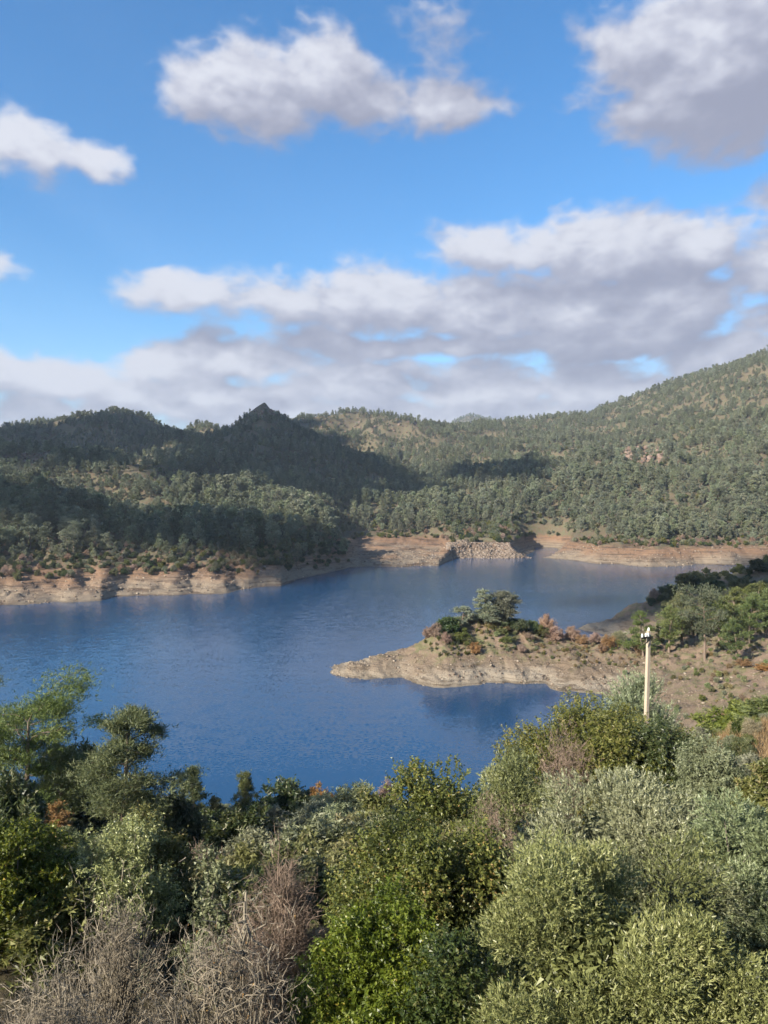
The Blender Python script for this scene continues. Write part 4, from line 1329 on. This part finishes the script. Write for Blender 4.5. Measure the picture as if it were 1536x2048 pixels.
def pine_top(src, H, p, top, Y, rz, label, group, sx=1.0):
    xx, _, g = spot(p, Y)
    s = (ray_z(top, Y) - g) / H
    return pine_tree(src, (xx, Y, g - .1), rz, (s * sx, s * sx, s), label, group)[0]


pine_top(isl[0], 7.0, 972, 1178, 140, 0.5, 'upright pine on top of the peninsula, left of the spreading one', 'pines on the peninsula', 1.5)
pine_top(isl[1], 7.0, 1008, 1184, 141, 2.2, 'spreading round pine on top of the peninsula', 'pines on the peninsula', 1.75)
pine_top(isl[2], 5.0, 925, 1212, 139, 1.0, 'small light pine at the left of the peninsula top', 'pines on the peninsula', 1.6)
pine_top(isl[0], 7.0, 950, 1225, 143, 3.0, 'slim dark pine between the small and the upright pine of the peninsula', 'pines on the peninsula')
for (kd, p, Y, w, h, lab) in [
    ('dark', 897, 137, 3.4, 3.0, 'round dark green bush at the left end of the peninsula top'),
    ('mixed', 925, 136, 2.8, 2.2, 'green bush under the small light pine of the peninsula'),
    ('orange', 951, 132, 1.7, 1.9, 'vivid orange bush on the front slope of the peninsula'),
    ('pink', 872, 136, 2.2, 2.2, 'orange pink tamarisk left of the dark round bush'),
    ('pink', 855, 137, 1.7, 1.7, 'small pink tamarisk at the left end of the peninsula bushes'),
    ('pink', 893, 134, 1.6, 1.8, 'pinkish tamarisk in front of the dark round bush'),
    ('dark', 1042, 140, 3.0, 2.2, 'dark bush below the spreading pine, right side'),
    ('dark', 1062, 141, 2.4, 2.0, 'dark bush at the right end of the peninsula top'),
    ('mixed', 1078, 141, 1.8, 1.6, 'green shrub where the peninsula top slopes down to the right'),
    ('pink', 1096, 143, 3.0, 3.2, 'large pink tamarisk right of the dark bushes on the peninsula'),
    ('pink', 1112, 141, 2.8, 2.4, 'pink tamarisk beside the large one on the low neck'),
    ('pink', 1148, 142, 2.6, 2.4, 'pale pink tamarisk standing alone on the low neck'),
    ('orange', 1165, 140, 2.0, 1.6, 'orange bush right of the pale pink tamarisk'),
    ('pink', 1190, 140, 2.6, 1.8, 'orange pink bush near the right end of the low neck'),
    ('orange', 1222, 137, 2.6, 2.2, 'yellow orange bush at the edge of the cove bank'),
    ('orange', 1206, 135, 1.4, 1.5, 'small yellow bush beside the yellow orange one'),
    ('pink', 1045, 134, 1.5, 1.3, 'small pinkish bush below the dark bushes of the peninsula'),
    ('orange', 1282, 133, 1.8, 1.5, 'orange bush just left of the pole top, on the bank'),
    ('grey', 1240, 141, 2.6, 2.2, 'grey green shrub at the left end of the bank pines'),
    ('orange', 1490, 112, 2.0, 1.0, 'orange dry shrub on the bare bank near the right frame edge'),
    ('orange', 1530, 108, 2.2, 1.0, 'rust coloured dry shrub at the right frame edge on the bare bank')]:
    shrub(kd, int(p), p, Y, w, h, lab, 'bushes along the peninsula and the cove bank', 'bush', 'bush')
n0 = 0
for i in range(70):
    p = rngS.uniform(875, 1090); Y = rngS.uniform(133.5, 146)
    if gz(ray_x(p, Y), Y) < 4.3: continue
    kd = ['mixed', 'dark', 'straw', 'mixed', 'grey'][rngS.integers(0, 5)]
    hh = rngS.uniform(.6, 1.5)
    shrub(kd, i, p, Y, hh * 1.5, hh, {'mixed': 'low olive green scrub on top of the peninsula', 'dark': 'low dark scrub on top of the peninsula', 'straw': 'low straw coloured scrub on top of the peninsula', 'grey': 'low silvery scrub on top of the peninsula'}[kd],
          {'mixed': 'olive scrub on the peninsula', 'dark': 'dark scrub on the peninsula', 'straw': 'straw scrub on the peninsula', 'grey': 'silvery scrub on the peninsula'}[kd])

# ------------------------------------------------------------------ the cove bank's pines and the shaded headland
bank_pines = [pine_meshes(231, 7.0, 'round', 1700, 6, .26, .065, M['pine_near'], 4, bare=.12, limbs=17, lean=.04),
              pine_meshes(232, 7.0, 'cone', 1500, 6, .26, .065, M['pine_near'], 4, bare=.08, limbs=17),
              pine_meshes(233, 7.0, 'flat', 1500, 6, .26, .065, M['pine_far'], 4, bare=.34, limbs=15, lean=.06)]
for (k, p, top, Y, rz, sx, lab) in [
    (1, 1288, 1222, 132, .3, 1.3, 'bright green young pine right behind the top of the pole'),
    (0, 1340, 1215, 131, 1.3, 1.2, 'bushy pine second to the right of the pole'),
    (0, 1366, 1190, 134, 2.3, 1.1, 'taller bushy pine behind the open grey one on the cove bank'),
    (2, 1412, 1188, 122, 3.3, .95, 'open greyish pine with bare leaning trunk on the cove bank'),
    (0, 1440, 1195, 132, 4.1, 1.2, 'bushy green pine right of the open greyish one'),
    (1, 1472, 1175, 135, 5.1, 1.3, 'pointed green pine near the right frame edge, cove bank'),
    (0, 1500, 1190, 126, 5.7, 1.3, 'spreading green pine close to the right frame edge'),
    (0, 1535, 1180, 129, .9, 1.3, 'green pine cut by the right frame edge on the cove bank'),
    (1, 1318, 1245, 137, 1.9, 1.0, 'small pine between the bright green one and the bushy pine'),
    (0, 1475, 1240, 116, 2.9, 1.2, 'low green pine in front of the spreading one'),
    (1, 1386, 1215, 140, 1.1, 1.4, 'green pine behind the open greyish one, towards the headland'),
    (0, 1425, 1205, 143, 2.7, 1.5, 'green pine at the back of the cove bank, above the open greyish one'),
    (1, 1455, 1190, 147, 3.7, 1.5, 'pointed pine at the back of the cove bank'),
    (0, 1520, 1165, 146, 4.9, 1.6, 'rounded pine at the back of the cove bank near the frame edge'),
    (1, 1350, 1225, 146, 5.3, 1.4, 'young green pine at the back of the cove bank, left end'),
    (0, 1490, 1175, 152, .2, 1.6, 'rounded pine between cove bank and headland')]:
    pine_top(bank_pines[k], 7.0, p, top, Y, rz, lab, 'pines on the cove bank', sx)
for (k, p, top, Y, rz, sx, lab) in [
    (0, 1410, 1136, 186, .4, 1.5, 'tall dark pine rising from the shaded headland'),
    (0, 1465, 1150, 190, 1.4, 1.4, 'dark pine right of the tall one on the shaded headland'),
    (0, 1505, 1138, 192, 2.4, 1.5, 'dark spreading pine on the headland near the right edge'),
    (0, 1536, 1110, 190, 3.4, 1.3, 'dark pine on the headland at the right frame edge'),
    (1, 1440, 1160, 184, 4.4, 1.3, 'dark pointed pine between two larger ones on the headland')]:
    pine_top(bank_pines[k], 7.0, p, top, Y, rz, lab, 'pines on the shaded headland', sx)
for (kd, p, Y, w, h) in [('dark', 1345, 184, 4.5, 2.6), ('dark', 1375, 187, 4.2, 3.0), ('pink', 1310, 183, 2.6, 2.6), ('dark', 1325, 186, 3.2, 1.8), ('dark', 1390, 190, 5, 3.2), ('mixed', 1480, 178, 4, 2.4), ('dark', 1520, 184, 5, 3), ('mixed', 1365, 176, 3.4, 1.8), ('dark', 1425, 178, 4.5, 2.4), ('dark', 1450, 172, 4, 2.2), ('mixed', 1500, 168, 4, 2.2)]:
    shrub(kd, int(p), p, Y, w, h, {'dark': 'dark bush on the shaded headland', 'mixed': 'olive bush on the shaded headland', 'pink': 'reddish bare bush at the left end of the headland bushes'}[kd], {'dark': 'dark headland bushes', 'mixed': 'olive headland bushes', 'pink': 'bare headland bush'}[kd], 'bush', 'bush')

# scrub and dry herbs too many to count: on the cove bank, at the top of the far banks and under the woods
keys = sorted(_first)
idx = {k: i for i, k in enumerate(keys)}
pts = []


def scat(n, fx, kinds, s0, s1, zmin=-99, zmax=99):
    for _ in range(n):
        xx, yy = fx()
        g = gz(xx, yy)
        if not (zmin < g < zmax): continue
        k = kinds[rngS.integers(0, len(kinds))]
        pts.append((xx, yy, g - .04, rngS.uniform(s0, s1), rngS.uniform(0, 6.28), idx[k]))


def area(p0, p1, Y0, Y1):
    def f():
        Y = rngS.uniform(Y0, Y1)
        return ray_x(rngS.uniform(p0, p1), Y), Y
    return f


scat(260, area(1250, 1620, 92, 146), [('straw', 0), ('grey', 0), ('mixed', 0), ('straw', 0), ('grey', 1)], .25, .85, 1.6)
scat(260, area(1060, 1280, 126, 146), [('straw', 0), ('straw', 0), ('mixed', 0)], .25, .6, 2.2)
scat(200, area(850, 1090, 130, 142), [('straw', 0), ('mixed', 1), ('grey', 0)], .3, .7, 3.4)
scat(260, area(1300, 1640, 146, 200), [('dark', 0), ('mixed', 0), ('grey', 0), ('dark', 1)], .7, 2.0, 4.5)
scat(900, area(-100, 470, 240, 300), [('dark', 0), ('mixed', 0), ('grey', 0), ('pink', 0)], .8, 2.2, 4.7)
scat(300, area(410, 600, 270, 330), [('straw', 0), ('straw', 0), ('mixed', 0), ('grey', 0)], .8, 2.0, 3.6)
scat(520, area(480, 705, 284, 345), [('dark', 0), ('dark', 1), ('mixed', 0)], .8, 2.2, 2.2)
scat(420, area(560, 760, 300, 420), [('dark', 0), ('mixed', 0), ('dark', 1), ('pink', 0)], 1.0, 3.0, 6.0)
scat(650, area(700, 1120, 415, 520), [('dark', 0), ('mixed', 0), ('pink', 0), ('mixed', 1), ('grey', 0), ('dark', 1)], 1.0, 3.0, 6.6)
scat(900, area(1050, 1640, 366, 420), [('dark', 0), ('mixed', 0), ('grey', 0), ('pink', 0)], .8, 2.6, 7.0)
scat(5200, area(-150, 1640, 420, 1050), [('mixed', 0), ('grey', 0), ('dark', 0), ('mixed', 1)], 1.2, 3.0, 10)
scat(800, area(-100, 1560, 13, 40), [('dark', 0), ('mixed', 0), ('straw', 0), ('grey', 0)], .35, .8)
scat(900, area(-200, 1200, 36, 84), [('dark', 0), ('mixed', 0), ('dark', 1), ('grey', 1)], .6, 1.3, .9)
pts = np.array(pts)
instancer('undergrowth', 'low scrub and dry herbs under the trees and along the banks', pts, [_first[k] for k in keys])

# ------------------------------------------------------------------ grass on the hump at the right
def blades(name, label, mat, spots, per, ln, wd, rng, spreadr):
    n = len(spots) * per
    P = np.repeat(spots, per, axis=0)
    P[:, :2] += rng.normal(size=(n, 2)) * spreadr
    P[:, 2] = ground(P[:, 0], P[:, 1]) - .02
    D = np.stack([rng.normal(.12, .38, n), rng.normal(0, .38, n), np.ones(n)], 1)
    m = MB()
    m.leaves(P, D, ln * rng.uniform(.5, 1.4, n), wd, rng)
    return tag(m.obj(name, mat), label, kind='stuff')


rngG = np.random.default_rng(5)


def spots_in(n, p0, p1, Y0, Y1):
    Y = rngG.uniform(Y0, Y1, n); p = rngG.uniform(p0, p1, n)
    xx = (p - 768) / F * Y
    return np.stack([xx, Y, ground(xx, Y)], 1)


blades('dry_grass', 'straw coloured dry grass on the hump at the right', M['dry_leaf'], spots_in(3800, 1370, 1660, 22, 50), 9, .38, .018, rngG, .16)
blades('brown_grass', 'dry brown grass under the dead bushes in the bottom left corner', M['dry_leaf'], spots_in(900, -120, 300, 5.5, 12), 9, .34, .010, rngG, .14)
blades('green_grass', 'yellow green grass on the crest of the hump at the right', M['green_grass'], spots_in(1500, 1385, 1660, 34, 50), 9, .42, .02, rngG, .16)

# ------------------------------------------------------------------ stones
def rocks(name, label, mat, P, S, rng, flat=.65):
    m = MB()
    k = np.array([[-1, -1, -1], [1, -1, -1], [1, 1, -1], [-1, 1, -1], [-1, -1, 1], [1, -1, 1], [1, 1, 1], [-1, 1, 1]], float)
    Q = np.array([[0, 3, 2, 1], [4, 5, 6, 7], [0, 1, 5, 4], [1, 2, 6, 5], [2, 3, 7, 6], [3, 0, 4, 7]])
    N = len(P)
    V = k[None] * rng.uniform(.45, 1.0, (N, 8, 3))
    V[:, :, 2] *= flat
    a = rng.uniform(0, 6.28, N); b = rng.uniform(-.5, .5, N)
    ca, sa = np.cos(a)[:, None], np.sin(a)[:, None]
    cb, sb = np.cos(b)[:, None], np.sin(b)[:, None]
    X = V[:, :, 0] * cb + V[:, :, 2] * sb; Z = -V[:, :, 0] * sb + V[:, :, 2] * cb
    V = np.stack([X * ca - V[:, :, 1] * sa, X * sa + V[:, :, 1] * ca, Z], -1) * (S[:, None, None] / 2) + P[:, None]
    q = (Q[None] + 8 * np.arange(N)[:, None, None]).reshape(-1, 4)
    m.add(V.reshape(-1, 3), q, np.repeat(rng.random(N), 6))
    return tag(m.obj(name, mat), label, kind='stuff')


def stone_material(name, a, b, c):
    m, t, out = material(name)
    at = t.node('ShaderNodeAttribute', attribute_name='tone')
    geo = t.node('ShaderNodeNewGeometry')
    n = t.noise(geo.outputs['Position'], 3.0, 4, .65)
    col = t.mix(t.math('MULTIPLY', n, .5), t.ramp(at.outputs['Fac'], [(0, a), (.5, b), (1, c)]), a)
    principled(t, out, col, .92, .12, bump(t, n, .5, .1))
    return m


M['pale_stone'] = stone_material('pale_stone', (.13, .10, .08), (.235, .185, .145), (.34, .28, .225))
M['bank_stone'] = stone_material('bank_stone', (.14, .10, .075), (.26, .205, .15), (.42, .36, .28))
n = 4200
p = rngG.uniform(893, 1066, n); Y = rngG.uniform(394, 418, n)
xx = (p - 768) / F * Y
zz_ = ground(xx, Y)
ok = zz_ > -.3
rocks('rubble', 'pale rubble embankment at the water on the far shore', M['pale_stone'], np.stack([xx, Y, zz_ - .1], 1)[ok], rngG.uniform(0, 1, ok.sum()) ** 2 * 1.3 + .35, rngG)


def shore_stones(n, p0, p1, Y0, Y1, s0, s1, zl, zh):
    p = rngG.uniform(p0, p1, n); Y = rngG.uniform(Y0, Y1, n)
    xx = (p - 768) / F * Y
    g = ground(xx, Y)
    ok = (g > zl) & (g < zh)
    return np.stack([xx, Y, g], 1)[ok], (rngG.uniform(0, 1, n) ** 3 * (s1 - s0) + s0)[ok]


A = [shore_stones(3000, 655, 1300, 116, 146, .08, .55, -.1, 3.2), shore_stones(1200, 1200, 1600, 90, 140, .10, .5, -.1, 8), shore_stones(6000, -60, 720, 222, 345, .2, .9, -.1, 6),
     shore_stones(4500, 700, 1600, 340, 420, .25, 1.1, -.1, 7)]
rocks('shore_stones', 'loose stones on the bare banks', M['bank_stone'], np.concatenate([a[0] for a in A]), np.concatenate([a[1] for a in A]), rngG)

# ------------------------------------------------------------------ rock outcrops on the hills
def outcrop(label, p0, p1, q0, q1, n_, s0, s1, seed):
    rng = np.random.default_rng(seed)
    Yt = np.geomspace(300, 1500, 500)
    P_ = []
    for _ in range(n_):
        p_, q_ = rng.uniform(p0, p1), rng.uniform(q0, q1)
        X_ = (p_ - 768) / F * Yt
        hit = np.nonzero(ground(X_, Yt) >= EYE + (1000 - q_) / F * Yt)[0]
        if len(hit):
            i = hit[0]
            P_.append((X_[i], Yt[i], float(ground(X_[i:i + 1], Yt[i:i + 1])[0])))
    P_ = np.array(P_)
    o = rocks('rock_outcrop', label, M['hill_rock'], P_, rng.uniform(0, 1, len(P_)) ** 2 * (s1 - s0) + s0, rng, .75)
    del o['kind']
    return tag(o, label, 'rocks')


M['hill_rock'] = stone_material('hill_rock', (.13, .09, .07), (.22, .155, .12), (.31, .23, .18))
outcrop('reddish rock outcrop among the pines of the right slope', 1240, 1332, 897, 926, 130, 2.0, 7.0, 1)
outcrop('bare rocky knoll above the wood at the left frame edge', 10, 110, 905, 940, 70, 1.5, 4.5, 2)
outcrop('rocky tip of the pointed peak', 508, 556, 815, 840, 70, 1.5, 4.0, 3)
outcrop('scattered rocks on the sunlit stony hill behind the peak', 640, 850, 832, 868, 90, 1.5, 4.5, 4)

# ------------------------------------------------------------------ the utility pole
M['pole'] = bark_material('weathered_pole', (.50, .42, .32), (.40, .32, .24), 8)
M['iron'] = bark_material('dark_iron', (.05, .045, .04), (.03, .028, .025), 20)
M['ceramic'] = bark_material('white_ceramic', (.78, .77, .74), (.70, .69, .66), 5)


def box_part(name, mat, parent, c, s, bev=.012, taper=1.0, rot=None):
    import bmesh
    bm = bmesh.new()
    bmesh.ops.create_cube(bm, size=1)
    for v in bm.verts:
        k = taper if v.co.z > 0 else 1
        v.co = Vector((v.co.x * s[0] * k, v.co.y * s[1] * k, v.co.z * s[2]))
    bmesh.ops.bevel(bm, geom=list(bm.edges), offset=bev, segments=2, affect='EDGES')
    me = bpy.data.meshes.new(name); bm.to_mesh(me); bm.free()
    me.materials.append(mat)
    o = link(bpy.data.objects.new(name, me), parent)
    o.location = c
    if rot: o.rotation_euler = rot
    return o


def lathe_part(name, mat, parent, prof, loc, sides=14):
    m = MB()
    pts = np.array([[0, 0, z_] for r_, z_ in prof]); rr = [r_ for r_, z_ in prof]
    ang = np.arange(sides) * 2 * math.pi / sides
    V = np.array([[r_ * math.cos(a_), r_ * math.sin(a_), z_] for r_, z_ in prof for a_ in ang])
    I, J = np.meshgrid(np.arange(len(prof) - 1), np.arange(sides), indexing='ij')
    J2 = (J + 1) % sides
    m.add(V, np.stack([I * sides + J, I * sides + J2, (I + 1) * sides + J2, (I + 1) * sides + J], -1).reshape(-1, 4))
    o = m.obj(name, mat, parent, True)
    o.location = loc
    return o


PY = 33.0
pxx, _, pg = spot(1293, PY)
ptop = ray_z(1262, PY)
ph = ptop - pg
pole = empty('utility_pole', (pxx, PY, pg), 0)
pole.rotation_euler = (0, math.radians(1.6), math.radians(24))
tag(pole, 'pale slim utility pole with a short crossarm and white insulators', 'utility pole')
box_part('post', M['pole'], pole, (0, 0, ph / 2 - .2), (.175, .175, ph + .4), .010, .80)
arm = box_part('crossarm', M['iron'], pole, (-.20, -.125, ph - .26), (.62, .07, .08), .008)
box_part('crossarm', M['iron'], pole, (.02, .145, ph - .34), (.30, .07, .08), .008)
br = box_part('brace', M['iron'], pole, (-.16, -.135, ph - .42), (.46, .03, .04), .005, rot=(0, math.radians(-38), 0))
INS = [(.0, 0), (.045, 0), (.052, .02), (.033, .045), (.048, .06), (.050, .085), (.033, .105), (.036, .125), (.03, .15), (0, .158)]
for (ix, iy, iz) in [(-.47, -.125, ph - .24), (-.27, -.125, ph - .22), (-.14, -.125, ph - .22), (.12, .145, ph - .06), (.02, .02, ph - .02)]:
    o = lathe_part('insulator', M['ceramic'], pole, INS, (ix, iy, iz))
    lathe_part('pin', M['iron'], o, [(0, -.10), (.012, -.10), (.012, .02), (0, .02)], (0, 0, 0), 6)

# ------------------------------------------------------------------ clouds added out of view, shaped to shade chosen parts of the valley
def shade_cloud_material():
    m, t, out = material('shade_cloud')
    b = t.node('ShaderNodeBsdfDiffuse'); b.inputs['Color'].default_value = (.85, .85, .87, 1)
    tr = t.node('ShaderNodeBsdfTranslucent'); tr.inputs['Color'].default_value = (.6, .6, .62, 1)
    mx = t.node('ShaderNodeMixShader'); mx.inputs[0].default_value = .25
    t.l.new(b.outputs[0], mx.inputs[1]); t.l.new(tr.outputs[0], mx.inputs[2]); t.l.new(mx.outputs[0], out.inputs['Surface'])
    return m


M['shade_cloud'] = shade_cloud_material()


def in_poly(P, poly):
    x_, y_ = P[:, 0], P[:, 1]
    inside = np.zeros(len(P), bool)
    for (ax, ay), (bx, by) in zip(poly, poly[1:] + poly[:1]):
        cr = ((ay > y_) != (by > y_))
        inside ^= cr & (x_ < (bx - ax) * (y_ - ay) / (by - ay + 1e-9) + ax)
    return inside


def shade_cloud(seed, label, poly, n_, rad, alt, lift=4.0):
    """flat billows added out of view, laid sunward of the land chosen for shade (outline given as seen from the viewpoint)"""
    import bmesh
    rng = np.random.default_rng(seed)
    pa = np.array(poly, float)
    Q = rng.uniform(pa.min(0), pa.max(0), (n_ * 6, 2))
    Q = Q[in_poly(Q, poly)][:n_]
    Yt = np.geomspace(140, 1500, 420)
    bm = bmesh.new()
    for (p_, q_) in Q:
        X_ = (p_ - 768) / F * Yt
        Zr = EYE + (1000 - q_) / F * Yt
        G = ground(X_, Yt) + lift
        hit = np.nonzero(G >= Zr)[0]
        if not len(hit): continue
        i = hit[0]
        G0 = np.array([X_[i], Yt[i], G[i]])
        C = G0 + SUN * ((alt - G0[2]) / SUN[2])  # each billow is set so its shadow lands on the chosen spot
        rr_ = rad * (Yt[i] / 400) ** .6 * rng.uniform(.7, 1.25)
        res = bmesh.ops.create_icosphere(bm, subdivisions=1, radius=rr_)
        for v in res['verts']:
            f = 1 + rng.normal() * .08
            v.co = Vector((C[0] + v.co.x * f, C[1] + v.co.y * f, alt + max(v.co.z * .25, -rr_ * .06)))
    me = bpy.data.meshes.new('shade_cloud'); bm.to_mesh(me); bm.free()
    me.materials.append(M['shade_cloud'])
    for pl in me.polygons: pl.use_smooth = True
    o = link(bpy.data.objects.new('shade_cloud', me))
    return tag(o, label, 'shade_cloud', 'added clouds out of view')


shade_cloud(1, 'wide cloud added out of view to shade the left back ridge', [(-90, 862), (60, 858), (150, 842), (215, 832), (265, 846), (330, 872), (300, 902), (190, 914), (60, 906), (-90, 912)], 170, 26, 760)
shade_cloud(2, 'cloud added out of view to shade the pointed peak', [(370, 892), (440, 862), (490, 836), (528, 814), (560, 828), (610, 858), (720, 908), (650, 918), (540, 900), (440, 902)], 170, 26, 780)
shade_cloud(3, 'long cloud added out of view to shade the valley wood', [(320, 915), (420, 905), (520, 915), (640, 925), (760, 935), (860, 962), (900, 985), (720, 988), (560, 965), (470, 948), (340, 950)], 200, 17, 740)
shade_cloud(4, 'small cloud added out of view to shade a fold of the right slope', [(930, 938), (1050, 926), (1050, 944), (940, 956)], 50, 18, 750)
shade_cloud(5, 'cloud added out of view to shade the left hillside', [(-120, 950), (0, 968), (60, 985), (180, 1015), (300, 1048), (350, 1070), (250, 1072), (100, 1050), (-120, 1040)], 220, 12, 720)
shade_cloud(6, 'small cloud added out of view to shade the brown bank', [(395, 1050), (520, 1042), (600, 1062), (670, 1085), (712, 1138), (660, 1158), (590, 1178), (572, 1130), (490, 1108), (410, 1098)], 280, 12, 715, .5)
shade_cloud(7, 'small cloud added out of view to shade the headland', [(1150, 1262), (1200, 1238), (1300, 1196), (1400, 1158), (1536, 1122), (1650, 1100), (1650, 1170), (1450, 1195), (1350, 1214), (1280, 1238), (1200, 1262)], 190, 10, 700, .5)

# ------------------------------------------------------------------ the air
hm, ht, hout = material('haze')
pv = ht.node('ShaderNodeVolumePrincipled')
pv.inputs['Color'].default_value = (.74, .86, 1.0, 1)
pv.inputs['Density'].default_value = .00014
pv.inputs['Anisotropy'].default_value = .25
ht.l.new(pv.outputs[0], hout.inputs['Volume'])
hb = MB()
hb.box((0, 0, 190), (19000, 19000, 440))
tag(hb.obj('haze', hm), 'thin bluish air over the valley', kind='stuff')

tris = sum(len(m.loops) - 2 * len(m.polygons) for m in bpy.data.meshes)
print('TRIANGLES', tris, 'objects', len(sc.objects))
